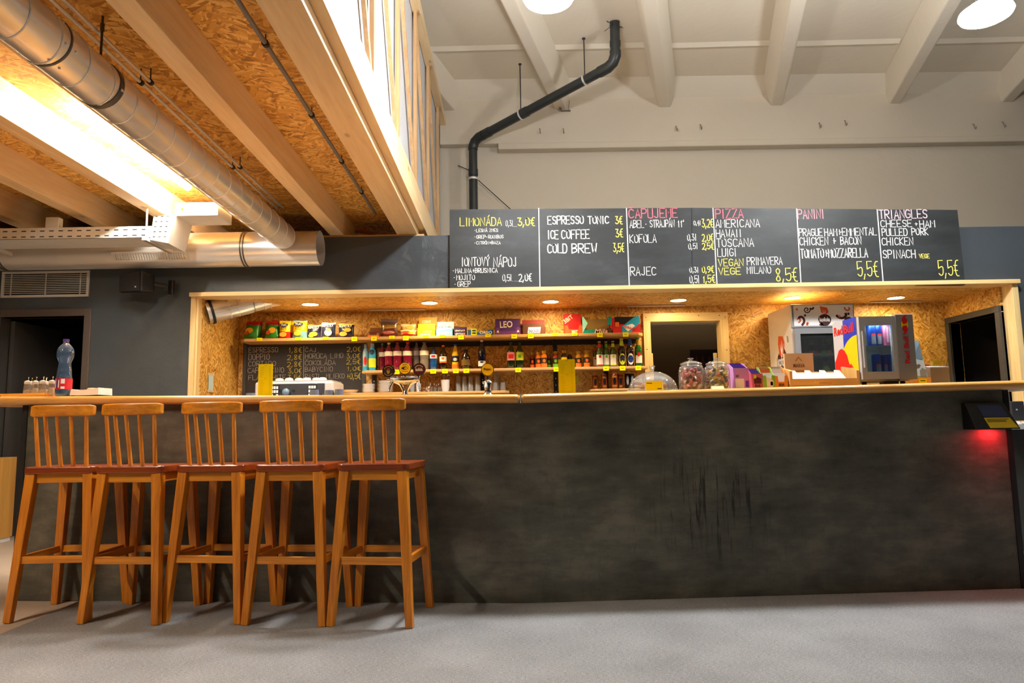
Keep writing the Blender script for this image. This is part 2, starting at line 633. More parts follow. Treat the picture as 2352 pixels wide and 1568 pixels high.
# ================================================================ materials of the place
OSB_XY = osb('osb_xy', 'xy', fs=1.3)
OSB_LOFT = osb('osb_loft', 'xy', tone=1.16)  # same board in a brighter tone, making up for weak loft light
OSB_XZ = osb('osb_xz', 'xz', rot=True, fs=1.45)
OSB_YZ = osb('osb_yz', 'yz', rot=True, fs=1.45)
GREY_OSB = osb('osb_painted', 'xz', paint=(71, 78, 84), rough=0.42)
PINE_Y = wood('pine_y', 'y', (248, 220, 172), (228, 190, 136), knots=0.05, fine=18)
PINE_X = wood('pine_x', 'x', (240, 204, 150), (216, 170, 112), knots=0.05, fine=18)
PINE_Z = wood('pine_z', 'z', (228, 188, 138), (196, 146, 98), knots=0.06, fine=18)
TRIM_X = wood('trim_x', 'x', (248, 220, 160), (228, 186, 118), fine=20, coat=0.2)
TRIM_Z = wood('trim_z', 'z', (248, 220, 160), (228, 186, 118), fine=20, coat=0.2, knots=0.03)
COUNTER = wood('counter_wood', 'x', (240, 180, 92), (208, 140, 58), rough=0.3, fine=16, coat=0.5)
SHELF = wood('shelf_wood', 'x', (214, 168, 104), (180, 130, 72), rough=0.4, fine=20)
STOOL_Z = wood('stool_z', 'z', (238, 148, 34), (166, 86, 10), rough=0.4, fine=34, coat=0.15, knots=0.03)
STOOL_X = wood('stool_x', 'x', (240, 154, 38), (170, 90, 12), rough=0.4, fine=34, coat=0.15)
STOOL_Y = wood('stool_y', 'y', (232, 142, 32), (160, 82, 10), rough=0.4, fine=34, coat=0.15)
SEAT = wood('stool_seat', 'x', (156, 68, 18), (100, 36, 8), rough=0.3, fine=30, coat=0.3)
WHITE_WALL = painted('hall_plaster', (222, 210, 190), 0.85, 0.06, 0.9, 0.2)
WHITE_CEIL = painted('hall_ceiling', (240, 231, 213), 0.85, 0.05, 0.8, 0.15)
DARK_HALL = painted('far_wall_paint', (70, 68, 66), 0.85, 0.1)  # unseen hall walls, kept dark so they bounce little light back
CONCRETE = painted('concrete_floor', (176, 160, 142), 0.6, 0.18, 3.0, 0.1)
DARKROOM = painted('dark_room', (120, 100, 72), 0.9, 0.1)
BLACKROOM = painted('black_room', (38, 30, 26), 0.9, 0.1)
DOORFRAME = mat('door_frame_paint', (88, 78, 72), 0.5)
DARKFRAME = mat('dark_frame_paint', (62, 60, 58), 0.45)
CARPET = carpet_mat()
BARPL = plaster_bar()
CHALKB = chalkboard_mat()
BLACK = mat('black_metal', (24, 24, 26), 0.45)
STEEL = mat('galvanised_steel', (236, 233, 228), 0.26, 0.55, var=0.1, vscale=5)
STEEL2 = mat('steel_seam', (240, 238, 234), 0.35, 0.5)
DKSTEEL = mat('dark_steel', (92, 92, 94), 0.4, 0.8)
WHITEMET = mat('white_sheet_metal', (226, 224, 220), 0.45, 0.1)
CHROME = mat('chrome', (236, 236, 240), 0.08, 1.0, var=0.02)
MEMBRANE = mat('membrane', (206, 209, 215), 0.6, var=0.05, vscale=2)
YELLOW = mat('yellow_card', (255, 236, 0), 0.8, var=0.03, spec=.15)
INK = mat('dark_print', (40, 34, 20), 0.7)
WHITEP = mat('white_print', (244, 242, 238), 0.55, var=0.02)
CH_W = mat('chalk_white', (236, 236, 232), 0.95, var=0.12, vscale=60)
CH_Y = mat('chalk_yellow', (246, 232, 110), 0.95, var=0.1, vscale=60)
CH_P = mat('chalk_pink', (246, 120, 136), 0.95, var=0.1, vscale=60)

# ================================================================ lights of the place
LENS = mat('lamp_lens', (255, 255, 255), 0.4, emit=(0.98, 0.99, 1.0), es=HALL_E)
TUBE = mat('tube_glow', (255, 255, 255), 0.4, emit=(1.0, 0.955, 0.85), es=TUBE_E)
SPOT = mat('downlight_glow', (255, 255, 255), 0.4, emit=(1.0, 0.76, 0.40), es=SPOT_E)
LAMPG = mat('lamp_housing', (120, 122, 124), 0.45, 0.6)


def hall_lamp(p, label):
    t = thing('pendant_lamp', label, 'lamp', p, 0, 'round hall lamps')
    MB().lathe([(1e-3, -.035), (.06, -.032), (.12, -.02), (.158, 0.0), (.168, .018), (.16, .04), (.13, .06), (.09, .07)], (0, 0, 0), 32).build('lens', LENS, t, smooth=50)
    MB().lathe([(.1, .066), (.1, .085), (.055, .11), (.05, .15), (1e-3, .152)], (0, 0, 0), 32).build('housing', LAMPG, t, smooth=40)
    MB().cyl((0, 0, .15), (0, 0, 5.34 - p[2]), .006, n=8).build('suspension_cable', DKSTEEL, t)
    return t


hall_lamp((0.285, 4.322, 3.70), 'round white pendant lamp at the top edge above the chalkboard menu')
hall_lamp((3.322, 4.591, 3.70), 'round white pendant lamp in the upper right corner under the white ceiling')



def tube_lamp(x, y0, y1, z, label):
    t = thing('tube_lamp', label, 'lamp', (x, y0, z), 0, 'tube lamps under the loft')
    L = y1 - y0
    b = MB()
    b.tube([(0, L * k / 20, 0) for k in range(21)], .028, 14)
    b.build('diffuser', TUBE, t, smooth=40)
    MB().box(-.016, .016, .02, L - .02, .024, .05).build('housing', WHITEMET, t)
    return t


tube_lamp(-2.615, 4.2, 5.6, 2.925, 'glowing tube lamp between two loft beams beside the round duct')
tube_lamp(-3.28, 1.0, 2.1, 2.925, 'glowing tube lamp under the loft near the viewer')

# ================================================================ floor
FLY = 3.945


def fy(x):                                  # front of the bar: two straight runs meeting at the worktop joint
    return FLY + (0.09 * (0.05 - x) if x < 0.05 else 0.05 * (x - 0.05))


def cz(x):                                  # worktop height
    return 1.12 + (0.016 * (0.05 - x) if x < 0.05 else 0.0135 * (x - 0.05))


P1, P2 = AZ(0, 1456, 0), AZ(185, 1379, 0)
dv = (P2 - P1)
A0 = P1 - dv * 7; A1 = P2 + dv * 1.2
struct(MB().box(-7, 9.5, -7, 9.3, -.15, -.002).build('floor', CONCRETE))
struct(MB().prism([(A0.x, A0.y, 0), (A0.x, -7, 0), (9.5, -7, 0), (9.5, 9.3, 0), (A1.x, 9.3, 0), (A1.x, A1.y, 0)], (0, 0, -.002)).build('floor_carpet', CARPET))

# ================================================================ walls
WY = 6.5
NX0, NX1, NY1, NZ = -2.875, 4.64, 7.45, 2.177        # serving niche
WTOP = 2.735
b = MB()
b.box(-7, -4.72, WY, WY + .1, 0, WTOP)
b.box(-4.72, -3.94, WY, WY + .1, 2.022, WTOP)
b.box(-3.94, -2.93, WY, WY + .05, 0, WTOP)
b.box(-2.93, 4.70, WY, WY + .1, 2.2, WTOP)
b.box(4.70, 9.5, WY, WY + .1, 0, WTOP)
struct(b.build('wall_back', GREY_OSB))

# niche shell
b = MB().box(NX0 - .1, NX0 - .005, WY + .05, NY1 + .05, 0, NZ)
wnl = struct(b.build('wall_niche_left', OSB_YZ))
b = MB()
b.box(NX0, 1.465, NY1, NY1 + .05, 0, NZ + .06)
b.box(1.465, 2.235, NY1, NY1 + .05, 0, 1.0)
b.box(1.465, 2.235, NY1, NY1 + .05, 2.03, NZ + .06)
b.box(2.235, NX1, NY1, NY1 + .05, 0, NZ + .06)
wnb = struct(b.build('wall_niche_back', OSB_XZ))
b = MB()
b.box(NX1, NX1 + .1, WY + .1, 6.66, 0, NZ + .06)
b.box(NX1, NX1 + .1, 6.66, 7.38, 1.94, NZ + .06)
b.box(NX1, NX1 + .1, 7.38, NY1 + .05, 0, NZ + .06)
wnr = struct(b.build('wall_niche_right', OSB_YZ))
b = MB().box(NX0 - .1, NX1 + .1, WY + .1, NY1 + .05, NZ, NZ + .06)
struct(b.build('ceiling_niche', OSB_XY))

# wooden frame of the niche opening
struct(MB().box(-2.95, 4.715, 6.415, 6.61, NZ - .002, NZ + .036).build('trim_1', TRIM_X, bevel=.003))
struct(MB().box(-2.95, -2.905, 6.455, 6.53, 0, NZ - .002).build('trim_2', TRIM_Z, bevel=.003))
struct(MB().box(-2.905, -2.885, 6.475, 6.55, 0, NZ - .002).build('trim_3', TRIM_Z, bevel=.003))
struct(MB().box(4.66, 4.715, 6.455, 6.61, 0, NZ - .002).build('trim_4', TRIM_Z, bevel=.003))

# pass-through window in the niche's back wall
wf = MB().box(1.41, 2.31, NY1 - .03, NY1, 2.03, 2.105).build('window_1', TRIM_X, bevel=.003)
struct(wf)
MB().box(1.41, 1.47, NY1 - .03, NY1, 1.0, 2.03).build('window_frame', TRIM_Z, wf, bevel=.003)
MB().box(2.25, 2.31, NY1 - .03, NY1, 1.0, 2.03).build('window_frame', TRIM_Z, wf, bevel=.003)
MB().box(2.225, 2.25, NY1 - .03, NY1 + .12, 1.0, 2.03).build('window_reveal', TRIM_Z, wf)
MB().box(1.47, 2.225, NY1 - .03, NY1 + .12, 2.015, 2.03).build('window_reveal', TRIM_X, wf)
MB().box(1.47, 1.485, NY1 - .03, NY1 + .12, 1.0, 2.015).build('window_reveal', TRIM_Z, wf)
for sx, sz in ((1.44, 2.06), (2.0, 2.07), (2.22, 2.07), (2.28, 2.05), (1.44, 1.72), (2.28, 1.7)):
    MB().cyl((sx, NY1 - .033, sz), (sx, NY1 - .03, sz), .005, n=8).build('screw', BLACK, wf)
# small vertical post trim behind the counter fridge
struct(MB().box(3.98, 4.05, NY1 - .03, NY1, 1.0, 2.05).build('trim_5', TRIM_Z, bevel=.003))

# rooms behind the openings
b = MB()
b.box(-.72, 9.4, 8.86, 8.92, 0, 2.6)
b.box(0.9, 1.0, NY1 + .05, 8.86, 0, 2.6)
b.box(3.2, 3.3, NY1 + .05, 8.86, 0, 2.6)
b.box(.9, 3.3, NY1 + .05, 8.35, 2.3, 2.36)  # unseen ceiling, cut short of the back wall to let hall light in
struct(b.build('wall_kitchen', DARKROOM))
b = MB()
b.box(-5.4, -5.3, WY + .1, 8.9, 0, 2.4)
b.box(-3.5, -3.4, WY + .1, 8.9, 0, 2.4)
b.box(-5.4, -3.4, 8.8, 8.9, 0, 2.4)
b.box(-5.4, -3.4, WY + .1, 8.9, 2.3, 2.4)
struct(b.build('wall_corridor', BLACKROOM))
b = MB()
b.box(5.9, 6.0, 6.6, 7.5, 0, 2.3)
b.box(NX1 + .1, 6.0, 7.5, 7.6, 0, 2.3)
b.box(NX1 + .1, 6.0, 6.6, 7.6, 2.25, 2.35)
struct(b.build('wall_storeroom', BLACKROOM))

# left doorway
d1 = MB().box(-4.72, -3.94, WY - .02, WY + .12, 2.022, 2.09).build('door_1', DOORFRAME, bevel=.004)
struct(d1)
MB().box(-3.945, -3.88, WY - .02, WY + .12, 0, 2.09).build('door_jamb', DOORFRAME, d1, bevel=.004)
MB().box(-4.78, -4.715, WY - .02, WY + .12, 0, 2.09).build('door_jamb', DARKFRAME, d1, bevel=.004)
MB().box(-4.70, -4.66, 6.6, 7.3, 0, 2.0).build('door_leaf', DARKFRAME, d1)
# right doorway in the niche's side wall
d2 = MB().box(NX1 - .025, NX1 + .1, 6.6, 7.44, 1.94, 2.0).build('door_2', DARKFRAME, bevel=.003)
struct(d2)
MB().box(NX1 - .025, NX1 + .1, 6.6, 6.665, 0, 1.94).build('door_jamb', DARKFRAME, d2, bevel=.003)
MB().box(NX1 - .025, NX1 + .1, 7.38, 7.44, 0, 1.94).build('door_jamb', DARKFRAME, d2, bevel=.003)
MB().box(NX1 + .14, NX1 + .18, 6.70, 6.76, 0, 1.93).build('door_post', PINE_Z, d2)

# hall: white back wall with its concrete edge beam
struct(MB().box(-.9, 9.5, 9.0, 9.2, 0, 5.4).build('wall_hall', WHITE_WALL))
b = MB().box(-.88, 9.5, 8.87, 9.0, 4.60, 5.4)
cb = struct(b.build('trim_6', WHITE_WALL, bevel=.01))
MB().box(-.12, 9.5, 8.85, 9.0, 4.515, 4.60).build('lower_ledge', WHITE_WALL, cb, bevel=.012)
struct(MB().box(9.5, 9.7, -7, 9.3, 0, 5.6).build('wall_right', DARK_HALL))
struct(MB().box(-7.2, -7, -7, 9.3, 0, 5.6).build('wall_left', DARK_HALL))
struct(MB().box(-7.2, 9.7, -7.2, -7, 0, 5.6).build('wall_front', DARK_HALL))

# hall ceiling with slanting concrete ribs
CZ = 5.36
ce = struct(MB().box(-7, 9.5, -7, 9.3, CZ, CZ + .15).build('ceiling', WHITE_CEIL))
SK = 0.28
for x0 in (-.72, 0.74, 2.11, 3.58, 5.14, 6.62, 8.1):
    y1, y0 = 8.99, 0.0
    o0, o1 = x0, x0 - SK * (y1 - y0)
    w0, w1 = .075, .17
    b = MB().hexa([(o1 - w0, y0, 5.06), (o1 + w0, y0, 5.06), (o0 + w0, y1, 5.06), (o0 - w0, y1, 5.06),
                   (o1 - w1, y0, CZ), (o1 + w1, y0, CZ), (o0 + w1, y1, CZ), (o0 - w1, y1, CZ)])
    b.build('ceiling_rib', WHITE_CEIL, ce, bevel=.015)
    # stiffening ridge across each bay
    a = x0 - SK * (8.99 - 7.72)
    MB().prism([(a + .1, 7.82, CZ), (a + .1, 7.88, CZ - .03), (a + .1, 7.98, CZ)], (1.3, -.03, 0)).build('cross_ridge', WHITE_CEIL, ce)
    MB().prism([(x0 + .05, 8.99, 5.12), (x0 + .05, 8.99, CZ), (x0 - .02, 8.62, CZ)], (1.38, 0, 0)).build('bay_end', WHITE_CEIL, ce)

# ================================================================ loft
lo = struct(MB().box(-7, -.86, -2.0, 8.95, 2.98, 3.02).build('ceiling_loft', OSB_LOFT))
for xc in (-1.62, -2.285, -2.95, -3.615, -4.28, -4.945, -5.61):
    MB().box(xc - .0625, xc + .0625, -2.0, 8.9, 2.755, 2.98).build('beam', PINE_Y, lo, bevel=.004)
MB().box(-1.055, -.863, -2.0, 8.9, 2.755, 2.98).build('edge_beam', PINE_Y, lo, bevel=.004)
MB().box(-.863, -.80, -2.0, 8.9, 2.824, 3.04).build('rim_board', PINE_Y, lo, bevel=.002)
MB().box(-7, -.80, 6.52, 6.6, 2.735, 2.757).build('wall_plate', PINE_X, lo)

# open timber side wall of the loft, white membrane behind it
ws = struct(MB().box(-.90, -.885, -2.0, 8.95, 3.02, 5.05).build('wall_loft', MEMBRANE))
MB().box(-.88, -.80, -2.0, 8.95, 4.86, 4.95).build('top_plate', PINE_Y, ws)
MB().box(-.88, -.80, -2.0, 8.95, 3.04, 3.08).build('bottom_plate', PINE_Y, ws)
ys = [4.29 + 1.02 * k for k in range(-5, 5)]
for k, y in enumerate(ys):
    MB().box(-.868, -.838, y - .04, y + .0, 3.08, 4.86).build('stud', PINE_Z, ws)
    MB().bar((-.853, y - .05, 3.08), (-.853, y - 1.02, 4.87), .045, .028, up=(1, 0, 0)).build('brace', PINE_Z, ws)
    MB().cbox((-.805, y - .03, 4.85), .004, .06, .05).build('nail_plate', STEEL, ws)

# ================================================================ the bar
bar = thing('bar', 'long grey plastered bar front with scuff marks below the wooden counter', 'bar', (0, 0, 0))
XL, XJ, XR = -2.86, 0.05, 2.83
for xa, xb in ((XL, XJ), (XJ, XR)):
    p = []
    for z in (0, 1):
        for x, dy in ((xa, 0), (xb, 0), (xb, .12), (xa, .12)):
            p.append((x, fy(x) + dy, (cz(x) - .048) if z else 0.001))
    MB().hexa(p).build('front_panel', BARPL, bar)
for x, s in ((XL, -1), (XR, 1)):
    MB().box(min(x, x + s * .03), max(x, x + s * .03), fy(x) - .006, fy(x) + .5, 0.001, cz(x) - .05).build('edge_strip', BLACK, bar)
ct = thing('wooden_counter', 'varnished wooden counter top running along the whole bar', 'counter', (0, 0, 0))
OH = .075
for xa, xb in ((-3.4, XJ - .002), (XJ + .002, 3.3)):
    p = []
    for z in (0, 1):
        for x, dy in ((xa, -OH), (xb, -OH), (xb, .56), (xa, .56)):
            p.append((x, fy(x) + dy, cz(x) - (.0 if z else .048)))
    MB().hexa(p).build('slab', COUNTER, ct, bevel=.023, seg=5)
MB().box(XJ - .003, XJ + .003, fy(XJ) - OH - .001, fy(XJ) + .55, cz(XJ) - .046, cz(XJ) + .0005).build('joint_strip', WHITEMET, ct)
# ================================================================ loft services
def helix(axis_p, axis_q, r, pitch, rr, name, parent, n=6):
    p, q = Vector(axis_p), Vector(axis_q); d = (q - p); L = d.length; d.normalize()
    u = Vector((0, 0, 1)); a = d.cross(u).normalized(); bb = d.cross(a)
    turns = L / pitch; k = int(turns * 28)
    pts = []
    for i in range(k + 1):
        t = i / 28 * 2 * PI
        pts.append(p + d * (L * i / k) + (a * math.cos(t) + bb * math.sin(t)) * r)
    return MB().tube(pts, rr, n).build(name, STEEL2, parent, smooth=60)


def clamp(p, d, r, name, parent, wd=.03):
    p = Vector(p); d = Vector(d).normalized()
    return MB().cyl(p - d * wd / 2, p + d * wd / 2, r, n=32).build(name, DKSTEEL, parent, smooth=40)


# round duct running under the beams towards the wall
dc = (-1.975, 2.625); DR = .112
t = thing('ventilation_duct', 'round galvanised spiral duct running under the loft beams towards the wall', 'duct', (0, 0, 0))
MB().cyl((dc[0], 0.2, dc[1]), (dc[0], 6.02, dc[1]), DR, n=40, caps=False).build('pipe', STEEL, t, smooth=40)
helix((dc[0], .2, dc[1]), (dc[0], 6.02, dc[1]), DR, .20, .0042, 'spiral_seam', t)
MB().cyl((dc[0], 6.0, dc[1]), (dc[0], 6.06, dc[1]), DR - .004, n=40).build('duct_end', STEEL, t, smooth=40)
clamp((dc[0], 3.265, dc[1]), (0, 1, 0), DR + .004, 'clamp', t, .035)
MB().cbox((dc[0] + .1, 3.265, dc[1] - .03), .03, .02, .012).build('clamp_bolt', STEEL2, t)
MB().cyl((dc[0], 3.265, dc[1] + DR), (dc[0], 3.265, 2.978), .006, n=8).build('threaded_rod', DKSTEEL, t)
MB().cyl((dc[0], 3.265, 2.90), (dc[0], 3.265, 2.94), .010, n=8).build('rod_nut', DKSTEEL, t)
clamp((dc[0], 2.87, dc[1]), (0, 1, 0), DR + .003, 'coupling_ring', t, .012)
for an in (-.6, .3, 1.2, 2.4, 3.4):
    for dy in (-.035, .035):
        c = Vector((dc[0] + math.cos(an) * (DR + .001), 2.87 + dy, dc[1] - math.sin(an) * (DR + .001)))
        MB().ball(c, .006, 8).build('rivet', STEEL2, t)

# large duct along the wall
bz, by, br = 2.565, 6.25, .157
t = thing('ventilation_duct', 'large galvanised duct lying across the grey wall with an open end', 'duct', (0, 0, 0))
MB().cyl((-6.8, by, bz), (-1.70, by, bz), br, n=40, caps=False).build('pipe', STEEL, t, smooth=40)
helix((-6.8, by, bz), (-1.95, by, bz), br, .135, .004, 'spiral_seam', t)
MB().lathe([(br + .002, 0), (br + .008, .01), (br + .008, .02), (br - .012, .022), (br - .014, -.3), (1e-3, -.3)], (0, 0, 0), 40).build('end_collar', STEEL, t, smooth=40)
o = t.children[-1]; o.rotation_euler = (0, R(90), 0); o.location = (-1.72, by, bz)
for x in (-2.36, -4.52):
    for dx in (-.012, .012):
        clamp((x + dx, by, bz), (1, 0, 0), br + .005, 'clamp', t, .012)
gw = .305                                   # half length of the slotted outlet on the duct's lower front
g = MB()
g.box(-gw - .03, gw + .03, -.004, .03, -.045, -.030); g.box(-gw - .03, gw + .03, -.004, .03, .030, .045)
g.box(-gw - .03, -gw, -.004, .03, -.030, .030); g.box(gw, gw + .03, -.004, .03, -.030, .030)
gf = g.build('outlet_frame', STEEL, t)
gf.location = (-3.165, by - .137, bz - .083); gf.rotation_euler.x = R(31)
MB().box(-gw, gw, .008, .03, -.030, .030).build('outlet_back', BLACK, gf)
for k in range(27):
    x = -gw + 2 * gw * (k + .5) / 27
    MB().hexa([(x - .005, -.002, -.030), (x + .001, -.002, -.030), (x + .006, .007, -.030), (x, .007, -.030),
               (x - .005, -.002, .030), (x + .001, -.002, .030), (x + .006, .007, .030), (x, .007, .030)]).build('slat', STEEL2, gf)

# perforated cable tray
t = thing('cable_tray', 'white perforated metal cable tray hanging in front of the large duct', 'cable tray', (0, 0, 0))
ty0, ty1, tz0, tz1 = 5.6, 5.9, 2.51, 2.605
tx0, tx1 = -6.5, -2.90
MB().box(tx0, tx1, ty0, ty1, tz0, tz0 + .003).build('tray_bottom', WHITEMET, t)
sd = MB().box(tx0, tx1, ty0, ty0 + .003, tz0, tz1).build('tray_side', WHITEMET, t)
MB().box(tx0, tx1, ty1 - .003, ty1, tz0, tz1).build('tray_side', WHITEMET, t)
b = MB()
for k in range(30):
    x = tx1 - .06 - k * .075
    for z in (tz0 + .02, tz1 - .028):
        b.box(x - .018, x + .018, ty0 - .0012, ty0 + .0005, z - .004, z + .004)
o = b.build('slots', BLACK, sd); o['kind'] = 'stuff'
# rising elbow
e0, e1 = Vector((-2.90, 0, 0)), Vector((-2.74, 0, 0))
el = MB().hexa([(-2.905, ty0 - .004, tz0 - .02), (-2.76, ty0 - .004, tz0 - .05), (-2.76, ty1, tz0 - .05), (-2.905, ty1, tz0 - .02),
                (-2.885, ty0 - .004, 2.68), (-2.705, ty0 - .004, 2.70), (-2.705, ty1, 2.70), (-2.885, ty1, 2.68)]).build('elbow', WHITEMET, t)
b = MB()
for r_ in range(5):
    for c_ in range(3):
        x = -2.895 + c_ * .045 + r_ * .004; z = tz0 + r_ * .042
        b.box(x + .01, x + .03, ty0 - .006, ty0 - .003, z, z + .008)
o = b.build('slots', BLACK, el); o['kind'] = 'stuff'
MB().box(-2.72, -2.37, ty0 + .01, ty1, 2.69, 2.80).build('upper_tray', WHITEMET, t, bevel=.003)
MB().cyl((-2.66, ty0 + .006, 2.745), (-2.66, ty0 + .0105, 2.745), .012, n=14).build('sticker', YELLOW, t)
for x in (-4.32, -2.93):
    MB().cyl((x, ty0 - .02, tz0 - .03), (x, ty0 - .02, 2.755 if x > -3 else 2.98), .007, n=8).build('threaded_rod', WHITEMET, t)
    MB().box(x - .018, x + .018, ty0 - .05, ty1 + .1, tz0 - .035, tz0 - .004).build('support_rail', STEEL, t)
# junction box on the tray
MB().box(-3.78, -3.67, 5.62, 5.68, 2.605, 2.70).build('junction_box', WHITEMET, bevel=.006)
o = bpy.data.objects['junction_box']; tag(o, 'small white junction box standing on the cable tray', 'junction box')

# conduits clipped to the underside of the loft
def conduit(x, y0, y1, z, r, label, ys, m):
    t = thing('conduit', label, 'conduit', (x, y0, z), 0, 'conduits under the loft')
    MB().cyl((0, 0, 0), (0, y1 - y0, 0), r, n=10).build('pipe', m, t, smooth=40)
    for y in ys:
        MB().cyl((0, y - y0 - .012, 0), (0, y - y0 + .012, 0), r + .006, n=10).build('clip', BLACK, t, smooth=40)
        MB().cyl((0, y - y0, 0), (0, y - y0, 2.98 - z), .004, n=6).build('clip_screw', DKSTEEL, t)


conduit(-2.055, .5, 6.1, 2.90, .011, 'left one of two parallel steel conduits above the round duct', (3.78, 5.1), STEEL)
conduit(-2.0, .5, 6.1, 2.90, .011, 'right one of two parallel steel conduits above the round duct', (3.78, 5.1), STEEL)
conduit(-1.24, .5, 6.4, 2.93, .013, 'single grey conduit between the edge beam and the next loft beam', (3.45, 4.3, 5.1, 5.8), mat('grey_pvc', (122, 122, 124), .5))

# red hose above the wall
pts = [Vector((-1.5 + .30 * k / 8, 6.75, 2.86 - .10 * (k / 8) ** 2)) for k in range(9)]
tag(MB().tube(pts, .016, 8).build('hose', mat('red_hose', (150, 70, 50), .5), smooth=40), 'red hose sagging above the grey wall between the beams', 'hose')

# ventilation grille on the grey wall
gx0, gx1, gz0, gz1 = -4.735, -3.92, 2.205, 2.45
t = thing('vent_grille', 'white louvred vent grille on the grey wall above the left doorway', 'grille', (gx0, WY, gz0))
W_, H_ = gx1 - gx0, gz1 - gz0
b = MB()
for q in ((0, W_, 0, .022), (0, W_, H_ - .022, H_), (0, .022, .022, H_ - .022), (W_ - .022, W_, .022, H_ - .022)):
    b.box(q[0], q[1], -.014, 0, q[2], q[3])
b.build('frame', WHITEMET, t)
MB().box(.02, W_ - .02, -.001, -.0005, .02, H_ - .02).build('backing', BLACK, t)
for k in range(11):
    z = .03 + (H_ - .06) * (k + .5) / 11
    MB().box(.02, W_ - .02, -.013, -.006, z - .003, z + .003).build('slat', WHITEMET, t)
for x in (.085, W_ / 2, W_ - .085):
    MB().box(x - .005, x + .005, -.006, -.002, .02, H_ - .02).build('mullion', WHITEMET, t)

# loudspeaker
c = AY(311, 651, 6.27)
t = thing('loudspeaker', 'black wall loudspeaker turned to the left under the large duct', 'loudspeaker', (c.x, c.y, c.z), R(-14))
MB().hexa([(-.145, -.03, -.085), (.135, -.085, -.1), (.15, .075, -.08), (-.11, .1, -.06), (-.15, -.03, .085), (.13, -.085, .1), (.15, .075, .08), (-.11, .1, .06)]).build('cabinet', BLACK, t, bevel=.018)
MB().hexa([(-.138, -.038, -.075), (.126, -.092, -.088), (.126, -.088, -.088), (-.138, -.034, -.075), (-.142, -.038, .075), (.12, -.092, .088), (.12, -.088, .088), (-.142, -.034, .075)]).build('speaker_cloth', mat('speaker_mesh', (34, 33, 33), .9), t, bevel=.004)
MB().cbox((.08, -.0865, -.05), .012, .004, .012).build('badge', STEEL2, t)
MB().cyl((.12, .06, 0), (.2, .16, -.01), .02, n=12).build('arm', BLACK, t, smooth=40)
MB().cbox((.215, .2, -.01), .05, .035, .13).build('wall_bracket', BLACK, t, bevel=.006)

# ================================================================ hall services
t = thing('drain_pipe', 'black drain pipe climbing the white wall and slanting up to the hall ceiling', 'pipe', (0, 0, 0))
PB = mat('black_pipe', (44, 48, 48), .38)
B0 = Vector((-.44, 8.72, 2.4)); B1 = Vector((-.44, 8.72, 4.50)); B2 = Vector((-.36, 8.66, 4.60))
C1 = Vector((1.14, 7.50, 4.90)); C2 = Vector((1.215, 7.42, 5.0)); C3 = Vector((1.21, 7.36, CZ))
pr = .055
MB().cyl(B0, B1, pr, n=20).build('riser', PB, t, smooth=40)
MB().tube([B1 - Vector((0, 0, .04)), B1, (B1 + B2) / 2 + Vector((-.012, .01, .012)), B2, B2 + (C1 - B2) * .04], pr + .008, 20).build('lower_elbow', PB, t, smooth=40)
MB().cyl(B2, C1, pr, n=20).build('sloping_run', PB, t, smooth=40)
MB().tube([C1 - (C1 - B2) * .06, C1, (C1 + C2) / 2 + Vector((.014, 0, -.012)), C2, C2 + Vector((0, 0, .05))], pr + .008, 20).build('upper_elbow', PB, t, smooth=40)
MB().cyl(C2, C3, pr, n=20).build('stub', PB, t, smooth=40)
for f_ in (.36, .05):
    q = B2 + (C1 - B2) * f_; d = (C1 - B2).normalized()
    MB().cyl(q, q + d * .09, pr + .007, n=20).build('socket', PB, t, smooth=40)
MB().cyl((-.44, 8.72, 4.12), (-.44, 8.72, 4.2), pr + .007, n=20).build('socket', PB, t, smooth=40)
MB().cyl(C2 + Vector((0, -.01, .1)), C2 + Vector((0, -.014, .16)), pr + .006, n=20).build('socket', PB, t, smooth=40)
for f_ in (.355, .84):
    q = B2 + (C1 - B2) * f_; d = (C1 - B2).normalized()
    MB().cyl(q - d * .01, q + d * .01, pr + .01, n=20).build('pipe_clamp', STEEL2, t, smooth=40)
    MB().cyl(q + Vector((0, 0, pr)), (q.x, q.y, CZ), .007, n=8).build('hanger_rod', DKSTEEL, t)
    MB().cyl((q.x, q.y, CZ - .012), (q.x, q.y, CZ), .02, n=10).build('hanger_plate', DKSTEEL, t)
MB().cyl((-.44, 8.72, 4.06), (-.44, 8.72, 4.085), pr + .01, n=20).build('pipe_clamp', STEEL2, t, smooth=40)
b = MB()
for k in range(9):
    a = random.uniform(0, 6.28); r0 = .055
    p0 = Vector((C3.x + r0 * math.cos(a), C3.y + r0 * math.sin(a), CZ - .02 - random.uniform(0, .08)))
    b.tube([p0, p0 + Vector((random.uniform(-.05, .05), random.uniform(-.04, .02), random.uniform(-.03, .03))), p0 + Vector((random.uniform(-.09, .06), random.uniform(-.05, .02), random.uniform(-.05, .02)))], .003, 5)
o = b.build('frayed_sealing', BLACK, t); o['kind'] = 'stuff'
# thin cable from the wall to the chalkboard
pts = [AY(1052, 380, 8.95), AY(1075, 390, 8.9), AY(1100, 415, 8.9), AY(1170, 478, 8.9), AY(1190, 497, 8.9)]
tag(MB().tube(pts, .006, 6).build('cable', BLACK, smooth=40), 'thin dark cable running down the white wall behind the drain pipe', 'cable')

